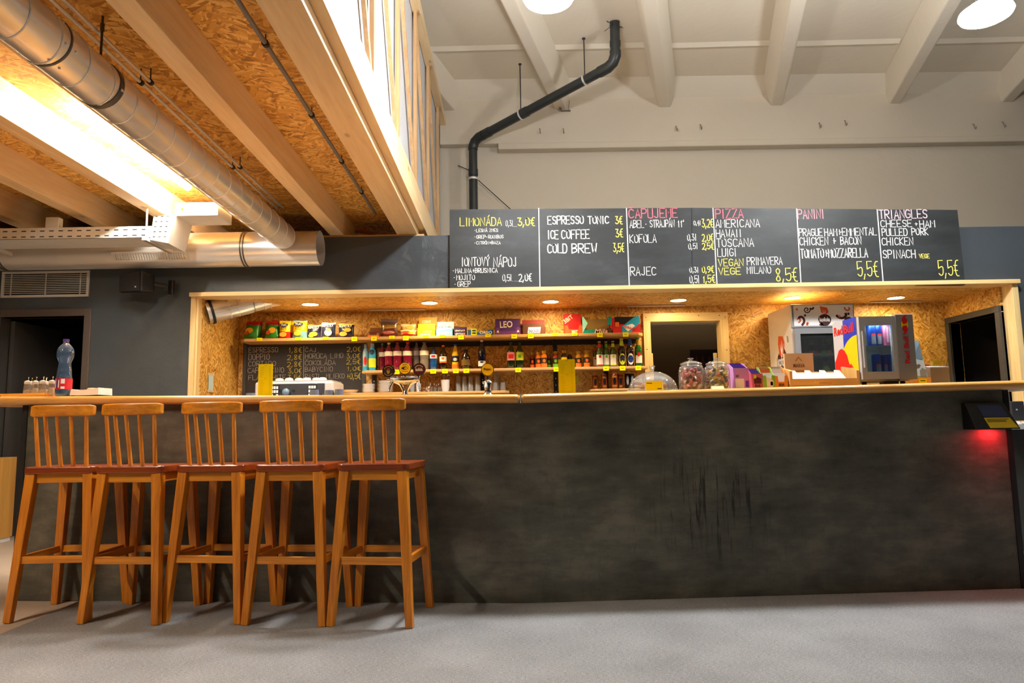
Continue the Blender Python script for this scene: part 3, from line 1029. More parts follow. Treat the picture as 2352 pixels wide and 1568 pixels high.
# bent hooks left in the concrete beam
HOOKS = ['first from the left, beside the drain pipe', 'second from the left', 'third from the left', 'fourth from the left', 'fifth from the left', 'sixth from the left', 'second from the right end', 'nearest the right edge of the picture']
for hk, (hx, hy) in enumerate(((1240, 303), (1294, 303), (1553, 297), (1609, 294), (1882, 290), (1941, 285), (2236, 293), (2303, 288))):
    p = AY(hx, hy, 8.86)
    b = MB().tube([(0, .01, .05), (0, -.015, .04), (.002, -.02, 0), (.004, -.03, -.03), (.002, -.05, -.022), (.0, -.055, -.005)], .006, 6)
    tag(b.build('wall_hook', mat('painted_hook', (150, 138, 120), .7), loc=p, smooth=40), 'small bent hook in the white concrete beam, ' + HOOKS[hk], 'hook', 'hooks in the concrete beam')
p = AY(1298, 254, 8.84)
t = thing('metal_bracket', 'small rusty metal bracket under the first ceiling rib beside the drain pipe', 'bracket', p)
RUST = mat('rusty_steel', (120, 104, 90), .7)
MB().box(-.06, .07, -.02, 0, -.012, 0).build('plate', RUST, t)
MB().bar((-.05, -.01, 0), (-.10, -.02, .11), .018, .02).build('strap', RUST, t)
MB().cyl((.04, -.01, 0), (.06, -.02, .13), .004, n=6).build('wire', RUST, t)

# ================================================================ niche lights
RIM = mat('downlight_rim', (236, 214, 170), .4)
LL = ['first downlight from the left in the niche ceiling, beside the niche duct', 'second downlight from the left, above the brown snack bag', 'third downlight from the left, above the purple display box',
      'fourth downlight from the left, above the pass-through window', 'fifth downlight from the left, above the tall drinks fridge', 'downlight at the right end of the niche ceiling']
for k, (x, y) in enumerate(((-1.98, 6.93), (-.80, 6.96), (.41, 7.0), (1.70, 7.04), (2.84, 7.0), (3.93, 7.1))):
    t = thing('downlight', LL[k], 'lamp', (x, y, NZ), 0, 'niche downlights')
    MB().lathe([(.083, 0), (.086, -.006), (.078, -.008), (.076, -.004)], (0, 0, 0), 28).build('rim', RIM, t, smooth=40)
    MB().lathe([(.077, -.004), (.05, -.006), (1e-3, -.0065)], (0, 0, 0), 28).build('diffuser', SPOT, t, smooth=40)
PROF = mat('led_profile', (196, 186, 168), .35, .4)
for x0, x1, lb in ((-1.47, -.88, 'left slim strip profile on the niche ceiling above the snack shelf'), (1.22, 1.84, 'middle slim strip profile on the niche ceiling above the pass-through window'), (3.78, 4.32, 'right slim strip profile on the niche ceiling behind the counter fridge')):
    t = thing('strip_light', lb, 'lamp', (x0, 7.30, NZ), 0, 'unlit strip profiles')
    MB().box(0, x1 - x0, 0, .03, -.014, 0).build('profile', PROF, t, bevel=.002)
    MB().box(.01, x1 - x0 - .01, .004, .026, -.0155, -.0135).build('cover', WHITEP, t)

# niche duct coming out of the left side wall and vanishing through the ceiling
t = thing('niche_duct', 'galvanised duct leaving the niche side wall and rising through its ceiling', 'duct', (0, 0, 0))
A = Vector((-2.90, 6.69, 2.068)); Bq = Vector((-2.15, 7.06, 2.34)); ax = (Bq - A).normalized()
nr = .112
MB().cyl(A, A + ax * .42, nr, n=32, caps=False).build('pipe', STEEL, t, smooth=40)
MB().cyl(A + ax * .42, Bq, nr - .006, n=32, caps=False).build('pipe', STEEL, t, smooth=40)
for q, rr in ((.05, .006), (.2, .004), (.28, .003), (.42, .003), (.52, .0), (.58, .0), (.72, .0)):
    MB().cyl(A + ax * (q - .003), A + ax * (q + .003), nr + rr, n=32).build('seam_ring', DKSTEEL if q in (.05, .42) else STEEL2, t, smooth=40)
MB().cyl(A + ax * .03, A + ax * .055, nr + .012, n=32).build('wall_gasket', BLACK, t, smooth=40)
# ================================================================ bar stools
def stool_proto(label, x, y, rz):
    t = thing('bar_stool', label, 'stool', (x, y, 0), rz, 'wooden bar stools at the counter')
    sz, top = .775, .739
    # seat: slightly dished slab, rounded corners
    n = 6; w_, d_ = .185, .18
    out = []
    for cx, cy, a in ((w_, d_, 0), (-w_, d_, 90), (-w_, -d_, 180), (w_, -d_, 270)):
        for k in range(n + 1):
            an = R(a + 90 * k / n); rr = .03
            out.append((cx - math.copysign(rr, cx) + rr * math.cos(an), cy - math.copysign(rr, cy) + rr * math.sin(an)))
    MB().prism([(p[0], p[1], top) for p in out], (0, 0, sz - top)).build('seat', SEAT, t, bevel=.006)
    # aprons
    for s in (-1, 1):
        MB().box(-.13, .13, s * .145 - .011, s * .145 + .011, .692, top).build('apron', STOOL_X, t, bevel=.002)
        MB().box(s * .145 - .011, s * .145 + .011, -.13, .13, .692, top).build('apron', STOOL_Y, t, bevel=.002)
    # splayed, tapering legs
    def leg_at(sx, sy, z):
        f = 1 - z / top
        return Vector((sx * (.148 + .05 * f), sy * (.148 + .045 * f), z))
    for sx in (-1, 1):
        for sy in (-1, 1):
            MB().bar(leg_at(sx, sy, 0.0), leg_at(sx, sy, top), .036, .036, .05, .05, up=(0, 1, 0)).build('leg', STOOL_Z, t, bevel=.003)
    zs = .305
    for s in (-1, 1):
        a, b_ = leg_at(-1, s, zs), leg_at(1, s, zs)
        MB().bar(a, b_, .02, .036).build('stretcher', STOOL_X, t, bevel=.002)
        a, b_ = leg_at(s, -1, zs), leg_at(s, 1, zs)
        MB().bar(a, b_, .02, .036).build('stretcher', STOOL_Y, t, bevel=.002)
    # back: five spindles carrying a curved rail
    def rail_y(u):
        return -.215 + .055 * u * u
    for k in range(5):
        u = -1 + k * .5
        MB().cyl((u * .125, -.155 + .012 * u * u, sz - .004), (u * .132, rail_y(u * .8), 1.04), .011, .0095, 10).build('spindle', STOOL_Z, t, smooth=40)
    m = 14; b = MB(); pts = []
    sec = [(-.014, -.030), (.014, -.030), (.015, .030), (-.012, .030)]
    vs = []; fs = []
    for k in range(m + 1):
        u = -1 + 2 * k / m
        nx, ny = -.11 * u * .9, 1.0
        ln = math.hypot(nx, ny); nx, ny = nx / ln * 1.0, ny / ln
        sc = 1.0 if abs(u) < .93 else .86
        for a, z in sec:
            vs.append((u * .166 + nx * a * .6, rail_y(u) + ny * a, 1.066 + z * sc))
    for k in range(m):
        for i in range(4):
            j = (i + 1) % 4
            fs.append((k * 4 + i, k * 4 + j, (k + 1) * 4 + j, (k + 1) * 4 + i))
    fs += [(3, 2, 1, 0), (m * 4, m * 4 + 1, m * 4 + 2, m * 4 + 3)]
    b._add(vs, fs)
    b.build('back_rail', STOOL_X, t, bevel=.007, seg=3)
    return t


SL = ['wooden bar stool at the left end of the row, partly on the bare concrete floor', 'second wooden bar stool from the left, in front of the white napkin stack', 'middle one of the five wooden bar stools',
      'second wooden bar stool from the right, below the yellow menu card', 'wooden bar stool at the right end of the row, next to the bare bar front']
SP = [(-2.375, 3.925, 1), (-1.955, 3.86, -6), (-1.535, 3.855, -8), (-1.105, 3.785, -7), (-.672, 3.735, -8)]
st0 = None
for k, (x, y, a) in enumerate(SP):
    if st0 is None:
        st0 = stool_proto(SL[k], x, y, R(a))
    else:
        c = copy_tree(st0); c.location = (x, y, 0); c.rotation_euler.z = R(a); c['label'] = SL[k]

# ================================================================ chalkboard menu above the niche
YB = 6.44
t = thing('chalkboard_menu', 'long black chalkboard menu with white, yellow and pink handwriting above the serving niche', 'chalkboard', (0, 0, 0))
CB = t


def board(px4, nm='board'):
    pts = [AY(x, y, YB) for x, y in px4]
    return MB().prism(pts, (0, .04, 0)).build(nm, CHALKB, t)


board([(1033, 662), (1590, 658), (1588, 477), (1033, 481)])
board([(1591, 658), (2217, 654), (2199, 482), (1589, 477)])


def chalk(x0, x1, y0, y1, text, m, wpx=2.1, Y=YB - .0015, parent=None, jit=.35, org=(0, 0), k=1.0):
    x0, x1, y0, y1 = org[0] + x0 / k, org[0] + x1 / k, org[1] + y0 / k, org[1] + y1 / k
    a, b_ = AY(x0, y1, Y), AY(x1, y1, Y)
    c = AY(x0, y0, Y); s = (b_.x - a.x) / (x1 - x0)
    return lettering(text, a.x, a.z + .0165 * (b_.x - a.x) * .5, b_.x - a.x, c.z - a.z, wpx * .86 * s, m, parent, y=Y, name='chalk_lettering', jit=jit * s)


CH_PW = mat('chalk_pale_pink', (248, 200, 214), 0.95, var=.1, vscale=60); CH_PM = mat('chalk_mid_pink', (246, 160, 170), 0.95, var=.1, vscale=60)
A_ = (1020, 460); B_ = (1430, 460); C_ = (1820, 460)
TX = [
 (A_, 205, 740, 230, 335, 'LIMONÁDA', CH_Y, 2.4), (A_, 795, 885, 258, 335, '0,3l', CH_W, 1.4), (A_, 893, 942, 300, 335, '...', CH_W, 1.2), (A_, 950, 1165, 228, 330, '3,0€', CH_Y, 3),
 (A_, 395, 695, 370, 410, '*LESNÁ ZMES', CH_W, 1.5), (A_, 395, 765, 452, 495, '*GREP-ROOIBOS', CH_W, 1.5), (A_, 395, 725, 532, 570, '*CITRÓN+BAZA', CH_W, 1.5),
 (A_, 225, 585, 738, 850, 'IONTOVÝ', CH_W, 2.4), (A_, 640, 930, 738, 858, 'NÁPOJ', CH_W, 2.4),
 (A_, 120, 685, 882, 940, '*MALINA+BRUSNICA', CH_W, 1.8), (A_, 130, 395, 962, 1028, '*MOJITO', CH_W, 1.8), (A_, 140, 340, 1046, 1112, '*GREP', CH_W, 1.8),
 (A_, 752, 870, 955, 1040, '0,5l', CH_W, 1.8), (A_, 885, 952, 1010, 1040, '...', CH_W, 1.2), (A_, 965, 1125, 948, 1042, '2,0€', CH_W, 2.6),
 (A_, 1335, 1795, 208, 312, 'ESPRESSO', CH_W, 3.0), (A_, 1852, 2120, 208, 304, 'TONIC', CH_W, 3.0), (A_, 2205, 2295, 208, 305, '3€', CH_Y, 2.6),
 (A_, 1335, 1470, 388, 498, 'ICE', CH_W, 3.0), (A_, 1515, 1870, 385, 498, 'COFFEE', CH_W, 3.0), (A_, 2210, 2300, 372, 475, '3€', CH_Y, 2.6),
 (A_, 1335, 1580, 565, 680, 'COLD', CH_W, 3.2), (A_, 1645, 1965, 562, 680, 'BREW', CH_W, 3.2), (A_, 2180, 2315, 555, 665, '3,5€', CH_Y, 2.4),
 (B_, 85, 705, 118, 235, 'ČAPUJEME', CH_P, 2.6), (B_, 95, 275, 258, 355, 'ABEL', CH_W, 1.9), (B_, 300, 318, 260, 355, '*', CH_W, 2), (B_, 355, 795, 258, 352, 'STRAJPÁN 11o', CH_W, 1.9),
 (B_, 918, 1005, 262, 320, '0,4l', CH_W, 1.6), (B_, 1025, 1165, 244, 348, '3,2€', CH_Y, 2.4), (B_, 95, 435, 445, 550, 'KOFOLA', CH_W, 2.1),
 (B_, 835, 950, 435, 520, '0,3l', CH_W, 1.8), (B_, 1025, 1165, 435, 528, '2,0€', CH_Y, 2.3), (B_, 850, 965, 552, 630, '0,5l', CH_W, 1.8), (B_, 1025, 1172, 548, 632, '2,5€', CH_Y, 2.4),
 (B_, 105, 430, 862, 970, 'RAJEC', CH_W, 2.1), (B_, 865, 975, 860, 930, '0,3l', CH_W, 1.9), (B_, 1025, 1175, 850, 930, '0,9€', CH_Y, 2.3), (B_, 865, 990, 968, 1068, '0,5l', CH_W, 2.0), (B_, 1030, 1190, 965, 1060, '1,5€', CH_Y, 2.5),
 (B_, 1200, 1555, 118, 235, 'PIZZA', CH_P, 2.9), (B_, 1200, 1765, 254, 355, 'AMERICANA', CH_W, 2.2), (B_, 1205, 1530, 380, 478, 'HAWAII', CH_W, 2.2), (B_, 1212, 1690, 498, 604, 'TOSCANA', CH_W, 2.2),
 (B_, 1225, 1465, 622, 725, 'LUIGI', CH_W, 2.2), (B_, 1235, 1555, 757, 850, 'VEGAN', CH_Y, 2.3), (B_, 1605, 2055, 737, 835, 'PRIMAVERA', CH_W, 2.1), (B_, 1238, 1520, 872, 960, 'VEGE', CH_Y, 2.3),
 (B_, 1602, 1910, 857, 945, 'MILANO', CH_W, 2.0), (B_, 1975, 2250, 875, 1045, '8,5€', CH_Y, 2.6),
 (C_, 75, 410, 122, 240, 'PANINI', CH_PM, 2.6), (C_, 90, 385, 368, 462, 'PRAGUE', CH_W, 2.2), (C_, 418, 1085, 368, 462, 'HAM+EMMENTAL', CH_W, 2.2), (C_, 100, 890, 484, 585, 'CHICKEN + BACON', CH_W, 2.3),
 (C_, 112, 970, 634, 750, 'TOMATO+MOZZARELLA', CH_W, 2.6), (C_, 845, 1110, 790, 985, '5,5€', CH_Y, 2.5),
 (C_, 1120, 1740, 130, 242, 'TRIANGLES', CH_PW, 2.5), (C_, 1140, 1540, 260, 350, 'CHEESE', CH_W, 2.1), (C_, 1572, 1612, 280, 330, '+', CH_W, 2.1), (C_, 1640, 1835, 260, 350, 'HAM', CH_W, 2.1), (C_, 1155, 1750, 370, 460, 'PULLED PORK', CH_W, 2.1), (C_, 1158, 1555, 485, 582, 'CHICKEN', CH_W, 2.2),
 (C_, 1170, 1585, 644, 750, 'SPINACH', CH_W, 2.2), (C_, 1635, 1765, 692, 745, 'VEGE', CH_Y, 1.9), (C_, 1890, 2145, 775, 975, '5,5€', CH_Y, 2.5)]
for og, x0, x1, y0, y1, s, m, wp in TX:
    o = chalk(x0, x1, y0, y1, s, m, wp, parent=CB, org=og, k=5.6)
    if s == '...':
        o['kind'] = 'stuff'
for (xa, ya, xb, yb) in ((1237.3, 478, 1240.2, 660), (1438.8, 478, 1445.5, 659), (1637.5, 478, 1647, 658), (1829.5, 479, 1840, 657), (2014.6, 481, 2029, 656)):
    p, q = AY(xa, ya, YB), AY(xb, yb, YB)
    MB().ribbon([(p.x, p.z), (q.x, q.z)], .010, YB - .001).build('chalk_line', CH_W, CB)

# ================================================================ espresso board on the niche's back wall
YE = NY1 - .012
t = thing('coffee_board', 'dark framed chalkboard listing coffees behind the espresso machine', 'chalkboard', (0, 0, 0))
p, q = AY(566, 790, YE), AY(832, 905, YE)
x0, x1, zt, zb = p.x, q.x, 1.845, 1.18
DKB = mat('dark_chalkboard', (34, 30, 29), .55, var=.15, vscale=3)
MB().box(x0, x1, YE, YE + .012, zb, zt).build('board', DKB, t)
for bx in ((x0 - .03, x0 + .004, zb, zt), (x1 - .004, x1 + .03, zb, zt), (x0 - .03, x1 + .03, zt - .002, zt + .03)):
    MB().box(bx[0], bx[1], YE - .008, YE + .012, bx[2], bx[3]).build('frame', DARKFRAME, t)
CH_G = mat('chalk_grey', (176, 172, 164), .95, var=.2, vscale=60)
CH_GY = mat('chalk_dull_yellow', (226, 206, 74), .95, var=.15, vscale=60)
D_ = (540, 780)
for x0_, x1_, y0_, y1_, s, m in ((245, 770, 145, 235, 'ESPRESSO', CH_G), (955, 1200, 142, 235, '1,8€', CH_GY), (245, 615, 262, 370, 'DOPPIO', CH_G), (940, 1195, 275, 365, '2,8€', CH_GY),
                                 (240, 730, 394, 485, 'CORTADO', CH_G), (935, 1195, 400, 490, '2,8€', CH_GY), (230, 875, 512, 605, 'CAPPUCCINO', CH_G), (960, 1195, 522, 605, '3,0€', CH_GY),
                                 (240, 520, 638, 725, 'FLAT', CH_G), (600, 910, 638, 725, 'WHITE', CH_G), (955, 1190, 638, 725, '3,5€', CH_GY),
                                 (1265, 1460, 150, 220, 'ČAJ', CH_G), (2015, 2260, 132, 215, '2,0€', CH_GY), (1265, 1945, 255, 345, 'HORÚCA LIMO', CH_G), (2010, 2250, 252, 338, '3,0€', CH_GY),
                                 (1260, 1805, 380, 465, 'ČOKOLÁDA', CH_G), (2005, 2255, 362, 442, '2,5€', CH_GY), (1260, 1755, 494, 583, 'BABYCINO', CH_G), (2010, 2260, 488, 560, '1,0€', CH_GY),
                                 (1260, 1970, 625, 710, 'RASTL. MLIEKO', CH_G), (2010, 2260, 605, 712, '+0,5€', CH_GY)):
    chalk(x0_, x1_, y0_, y1_, s, m, 1.2, Y=YE - .0015, parent=t, jit=.25, org=D_, k=7.84)
p, q = AY(698, 795, YE), AY(697, 872, YE)
MB().ribbon([(p.x, p.z), (q.x, q.z)], .006, YE - .001).build('chalk_line', CH_G, t)

# ================================================================ shelves
SY0 = 7.15
SH = {'top': 1.868, 'mid': 1.525, 'low': 1.30}


def shelf(label, x0, x1, z, th, y0=SY0):
    t = thing('wall_shelf', label, 'shelf', (x0, y0, z), 0, 'wooden wall shelves in the niche')
    L = x1 - x0; D = NY1 - y0
    out = [(0.05, 0), (L - .05, 0), (L, .06), (L, D), (0, D), (0, .06)]
    MB().prism([(a, c, -th) for a, c in out], (0, 0, th)).build('board', SHELF, t, bevel=.004)
    return t


sh1 = shelf('long wooden top shelf carrying the chip bags and sweets', -2.76, 1.36, SH['top'], .03)
sh2 = shelf('wooden middle shelf carrying the drink bottles', -1.52, 1.40, SH['mid'], .026)
sh3 = shelf('low wooden shelf carrying the plates and clear cups', -1.86, -.02, SH['low'], .026)
sh4 = shelf('low wooden shelf carrying the drink cans', .80, 1.40, SH['low'], .022)
for x in (-1.44, -.30, .47, 1.0):
    u = MB().box(x - .022, x + .022, NY1 - .02, NY1, 1.05, SH['top'] - .03)
    o = u.build('shelf_upright', BLACK)
    tag(o, {-1.44: 'black shelf upright at the right edge of the coffee board', -.30: 'black shelf upright behind the tall dark blue bottle', .47: 'black shelf upright left of the second yellow menu card', 1.0: 'black shelf upright behind the drink cans'}[x], 'shelf upright', 'black shelf uprights')
    for z in (1.15, 1.22, 1.29, 1.36, 1.43):
        MB().cbox((x, NY1 - .0205, z), .008, .002, .012).build('slot', STEEL2, o)
tag(MB().box(-1.42, 1.34, NY1 - .03, NY1 - .021, SH['top'] - .085, SH['top'] - .035).build('shelf_rail', BLACK), 'black steel rail fixed to the wall below the top shelf', 'shelf rail')


def price_tag(px, py, shelf_k, label, tall=False, w_px=13):
    Y = SY0 - .004
    c = AY(px, py, Y)
    z = SH[shelf_k]
    h = .045 if tall else .03
    zt = z + .006 if shelf_k == 'top' and not tall else z + .002
    t = thing('price_tag', label, 'price tag', (c.x, Y, zt - h), random.uniform(-.05, .05), 'yellow shelf price tags')
    ww = w_px * .0044
    MB().box(-ww / 2, ww / 2, -.0012, 0, 0, h).build('card', YELLOW, t)
    MB().box(-ww * .24, ww * .22, -.002, -.0012, h * .45, h * .55).build('print', mat('tag_print', (120, 96, 14), .7), t)


for px, py, k, what, tall in (
    (596, 778, 'top', 'below the leftmost green chip bag', 0), (685, 777, 'top', 'below the yellow and blue cracker bag', 0), (748, 776, 'top', 'below the navy puff bag with the white top', 0), (814, 779, 'top', 'below the rightmost navy puff bag', 1),
    (859, 775, 'top', 'below the small brown carton', 1), (900, 774, 'top', 'below the brown foil bag', 0), (932, 775, 'top', 'below the red and cream bags', 1), (978, 772, 'top', 'below the yellow bar carton', 0), (1016, 772, 'top', 'below the white and blue carton', 0),
    (1059, 772, 'top', 'below the small violet box', 1), (1121, 771, 'top', 'below the blue biscuit tray', 0), (1181, 771, 'top', 'below the purple display box', 1), (1219, 771, 'top', 'below the brown bar carton', 1), (1275, 767, 'top', 'on the empty stretch of the top shelf', 0),
    (1320, 768, 'top', 'below the red and orange carton', 0), (1378, 768, 'top', 'below the teal wafer tray', 1), (1437, 767, 'top', 'below the red wafer carton', 1),
    (911, 854, 'mid', 'below the red syrup bottles', 1), (995, 853, 'mid', 'below the blue plastic bottle', 1), (1022, 853, 'mid', 'below the cola bottle with the orange cap', 1), (1047, 852, 'mid', 'below the yellow lemonade bottle', 1), (1071, 851, 'mid', 'below the round dark bottle', 1),
    (1190, 849, 'mid', 'below the bottles with pink and lime labels', 1), (1278, 847, 'mid', 'below the small juice bottles', 1), (1392, 846, 'mid', 'below the green cider bottles', 1), (1430, 846, 'mid', 'below the beer with the green oval label', 1), (1466, 846, 'mid', 'below the green beer bottle', 1)):
    price_tag(px, py, k, 'yellow price tag ' + what + (' on the top shelf' if k == 'top' and 'shelf' not in what else ''), tall)
c = AY(1325, 871, NY1 - .002)
tag(MB().cbox((c.x, NY1 - .001, c.z), .04, .002, .08).build('paper_note', mat('lime_note', (214, 206, 60), .6)), 'small yellow green note on the wall behind the second menu card', 'note')

# things seen through the pass-through window
a, c = AY(1585, 803, 8.84), AY(1652, 870, 8.84)
t = thing('picture_board', 'dark picture board with reddish shapes on the kitchen wall behind the pass-through window', 'picture', (a.x, 8.855, 1.45))
MB().box(0, c.x - a.x, -.012, 0, 0, a.z - 1.45).build('board', mat('board_dark', (34, 18, 14), .6), t)
for k in range(4):
    x = .05 + .08 * k
    MB().prism([(x, -.0125, .06), (x + .05, -.0125, .06), (x + .045, -.0125, .26), (x + .025, -.0125, .34), (x + .008, -.0125, .26)], (0, -.001, 0)).build('shape_print', mat('board_rust', (96, 44, 30), .6), t)
for px_, yt_, lb in ((1496, 811, 'wooden stick standing upright in the left of the pass-through window'), (1643, 810, 'wooden stick standing upright in the right of the pass-through window')):
    q = AY(px_, yt_, 7.62)
    t = thing('wooden_stick', lb, 'stick', (q.x, 7.62, 1.0))
    MB().box(-.018, .018, 0, .03, 0.001, q.z - 1.0).build('shaft', TRIM_Z, t, bevel=.004)
    MB().box(-.022, .022, -.003, .033, -.0, .03).build('socket', BLACK, t)
b = MB().box(1.2, 2.6, 7.52, 7.85, .96, 1.0)
tag(b.build('kitchen_worktop', SHELF), 'worktop behind the pass-through window carrying two sticks', 'worktop')
# ================================================================ bottles, cans, bags and boxes on the niche shelves
PET = [(.01, 0), (.8, 0), (1, .03), (1, .30), (.92, .36), (1, .42), (1, .62), (.86, .73), (.5, .86), (.33, .90), (.33, .95)]
COLA = [(.01, 0), (.8, 0), (.98, .03), (.95, .22), (1, .34), (1, .58), (.8, .70), (.45, .85), (.34, .90), (.34, .95)]
BEER = [(.01, 0), (.94, 0), (1, .02), (1, .54), (.9, .63), (.55, .74), (.42, .80), (.38, .97)]
JUICE = [(.01, 0), (.94, 0), (1, .03), (1, .58), (.92, .68), (.62, .80), (.58, .88)]
KIDS = [(.01, 0), (.85, 0), (1, .04), (.9, .35), (1, .55), (.95, .72), (.5, .86), (.42, .9)]
ROUND = [(.01, 0), (.8, 0), (1, .06), (1, .55), (.85, .68), (.45, .8), (.38, .93)]


def sheen(name, col, rough=.12):
    return mat(name, col, rough, coat=.6, var=.12, vscale=30)


def bottle(name, label, px, ytop, wpx, Y, z, prof, body, cap, capz=.95, capr=.36, lab=None, lz=(.4, .62), group='bottles on the middle shelf', cat='bottle', extra=None):
    top = AY(px, ytop, Y)
    h = max(.05, top.z - z); r = wpx / 2 * Y * 1.01 / F
    t = thing(name, label, cat, (AY(px, 840, Y).x, Y, z + .0005), 0, group)
    MB().lathe([(a * r, b_ * h) for a, b_ in prof], n=16).build('glass' if prof in (BEER, JUICE) else 'body', body, t, smooth=50)
    MB().lathe([(capr * r, (capz - .01) * h), (capr * r * 1.12, capz * h), (capr * r * 1.1, h), (.001, h)], n=14).build('cap', cap, t, smooth=40)
    if lab:
        MB().lathe([(r * 1.015, lz[0] * h), (r * 1.015, lz[1] * h)], n=16).build('label', lab, t, smooth=60)
    if extra:
        extra(t, r, h)
    return t


def patch(t, r, h, z0, z1, m, wa=.55, nm='emblem', k=1.03):
    """a curved print patch on the side that faces the bar"""
    MB().lathe([(r * k, z0 * h), (r * k, z1 * h)], n=8, a0=-PI / 2 - wa, a1=-PI / 2 + wa).build(nm, m, t, smooth=60)


def oval(t, r, h, zc, hz, wa, m, nm='emblem', k=1.035):
    pts = []; n = 14
    b = MB(); vs = [(0, -r * k, zc * h)]
    for i in range(n):
        a = -PI / 2 + wa * math.cos(2 * PI * i / n)
        vs.append((r * k * math.cos(a), r * k * math.sin(a), (zc + hz * math.sin(2 * PI * i / n)) * h))
    b._add(vs, [(0, 1 + i, 1 + (i + 1) % n) for i in range(n)])
    return b.build(nm, m, t)


RED = mat('print_red', (206, 30, 34), .45); ORANGE = mat('print_orange', (240, 110, 36), .45); GREEN = mat('print_green', (96, 176, 40), .45)
LIME = mat('print_lime', (206, 220, 40), .45); PINK = mat('print_pink', (246, 150, 160), .45); BLUE = mat('print_blue', (24, 64, 150), .4)
NAVY = mat('print_navy', (22, 30, 70), .4); TEAL = mat('print_teal', (20, 150, 140), .45); MINT = mat('print_mint', (150, 220, 206), .45); CYAN = mat('print_cyan', (40, 160, 205), .45)
PURPLE = mat('print_purple', (104, 56, 136), .5); BROWN = mat('print_brown', (88, 46, 28), .5); CREAM = mat('print_cream', (240, 226, 196), .5); GOLD = mat('gold_cap', (206, 160, 60), .3, .6)
BOX_Y = mat('carton_yellow', (250, 206, 0), .5); KRAFT = mat('kraft_card', (196, 156, 106), .7); GREYC = mat('grey_card', (196, 196, 194), .6)
b_clear = glass('clear_pet', (214, 222, 226), .72); b_blue = sheen('blue_pet', (20, 74, 140)); b_berry = sheen('berry_syrup', (118, 20, 46)); b_smoke = sheen('smoky_pet', (96, 84, 84))
b_cola = sheen('cola', (30, 12, 8)); b_dgreen = sheen('dark_green_glass', (18, 40, 22)); b_brown = sheen('brown_glass', (40, 18, 6)); b_green = sheen('green_glass', (52, 84, 24)); b_navy = sheen('navy_glass', (14, 18, 44))
b_orange = sheen('orange_juice', (214, 104, 14)); b_red = sheen('red_juice', (150, 44, 16)); b_amber = sheen('amber_juice', (206, 140, 30)); b_lemon = sheen('lemonade', (240, 196, 30)); b_ltblue = sheen('pale_blue_pet', (150, 190, 200))

M_, Z_ = SH['mid'], 7.27
bottle('drink_bottle', 'pale childrens drink bottle with a red figure, leftmost on the middle shelf', 840, 791, 14, Z_, M_, KIDS, b_ltblue, mat('cap_grey', (126, 136, 146), .4), .86, .5, CYAN, (.02, .16), extra=lambda t, r, h: oval(t, r, h, .38, .16, .5, RED))
bottle('drink_bottle', 'blue and yellow childrens drink bottle, second on the middle shelf', 855, 789, 16, Z_ - .03, M_, KIDS, CYAN, mat('cap_grey', (126, 136, 146), .4), .86, .5, LIME, (.12, .45), extra=lambda t, r, h: oval(t, r, h, .68, .1, .8, NAVY))
for px, yt, w_, cap, nm in ((878, 789, 17, TEAL, 'dark teal'), (893, 787, 19, LIME, 'yellow'), (913, 786, 20, mat('cap_wine', (120, 20, 40), .4), 'wine red'), (936, 786, 21, RED, 'bright red')):
    bottle('syrup_bottle', 'dark red syrup bottle with a %s cap on the middle shelf' % nm, px, yt, w_, Z_ + (.04 if px == 878 else 0), M_, PET, b_berry, cap, lab=CREAM, lz=(.52, .68), group='red syrup bottles')
bottle('syrup_bottle', 'smoky grey bottle with a blue cap right of the red syrups', 957, 785, 17, Z_ + .04, M_, PET, b_smoke, mat('cap_slate', (54, 66, 96), .4), lab=mat('label_grey', (150, 140, 140), .5), lz=(.52, .68))
bottle('syrup_bottle', 'clear bottle with a green cap and white label', 975, 785, 21, Z_, M_, PET, mat('clear_dark', (120, 110, 100), .12, coat=.6), mat('cap_green', (30, 80, 50), .4), lab=CREAM, lz=(.52, .68))
bottle('water_bottle', 'short blue plastic bottle with a white and red label', 996, 799, 17, Z_, M_, PET, b_blue, NAVY, lab=WHITEP, lz=(.52, .70), extra=lambda t, r, h: patch(t, r, h, .56, .66, RED))
bottle('cola_bottle', 'dark cola bottle with an orange cap and white orange label', 1018, 793, 17, Z_, M_, COLA, b_cola, ORANGE, lab=WHITEP, lz=(.28, .54), extra=lambda t, r, h: (oval(t, r, h, .46, .05, .4, ORANGE), patch(t, r, h, .28, .34, ORANGE, 1.2, 'label_stripe')))
bottle('lemonade_bottle', 'yellow lemonade bottle with a blue cap and navy label', 1046, 791, 16, Z_, M_, COLA, b_lemon, mat('cap_blue', (30, 80, 200), .4), lab=NAVY, lz=(.30, .54), extra=lambda t, r, h: (oval(t, r, h, .40, .06, .6, WHITEP), patch(t, r, h, .02, .2, ORANGE, 1.3, 'drink_colour')))
bottle('liqueur_bottle', 'squat round dark bottle with a dull gold label', 1070, 803, 21, Z_, M_, ROUND, b_brown, BLACK, .93, .42, mat('label_gold', (110, 84, 30), .5), (.2, .5))
bottle('tonic_bottle', 'tall dark navy bottle with a silver cap and white label', 1107, 781, 17, Z_, M_, COLA, b_navy, STEEL2, lab=WHITEP, lz=(.1, .28), extra=lambda t, r, h: oval(t, r, h, .24, .03, .5, NAVY))
bottle('vinea_bottle', 'dark bottle with a pink label and red lettering', 1174, 786, 18, Z_, M_, COLA, b_dgreen, mat('cap_dgreen', (20, 60, 40), .4), lab=PINK, lz=(.31, .62), extra=lambda t, r, h: patch(t, r, h, .38, .54, RED, .7, 'lettering_band', 1.025))
bottle('vinea_bottle', 'dark bottle with a lime green label beside the pink one', 1194, 786, 18, Z_, M_, COLA, b_dgreen, mat('cap_dgreen', (20, 60, 40), .4), lab=LIME, lz=(.31, .62), extra=lambda t, r, h: patch(t, r, h, .40, .52, GREEN, .4, 'lettering_band', 1.025))
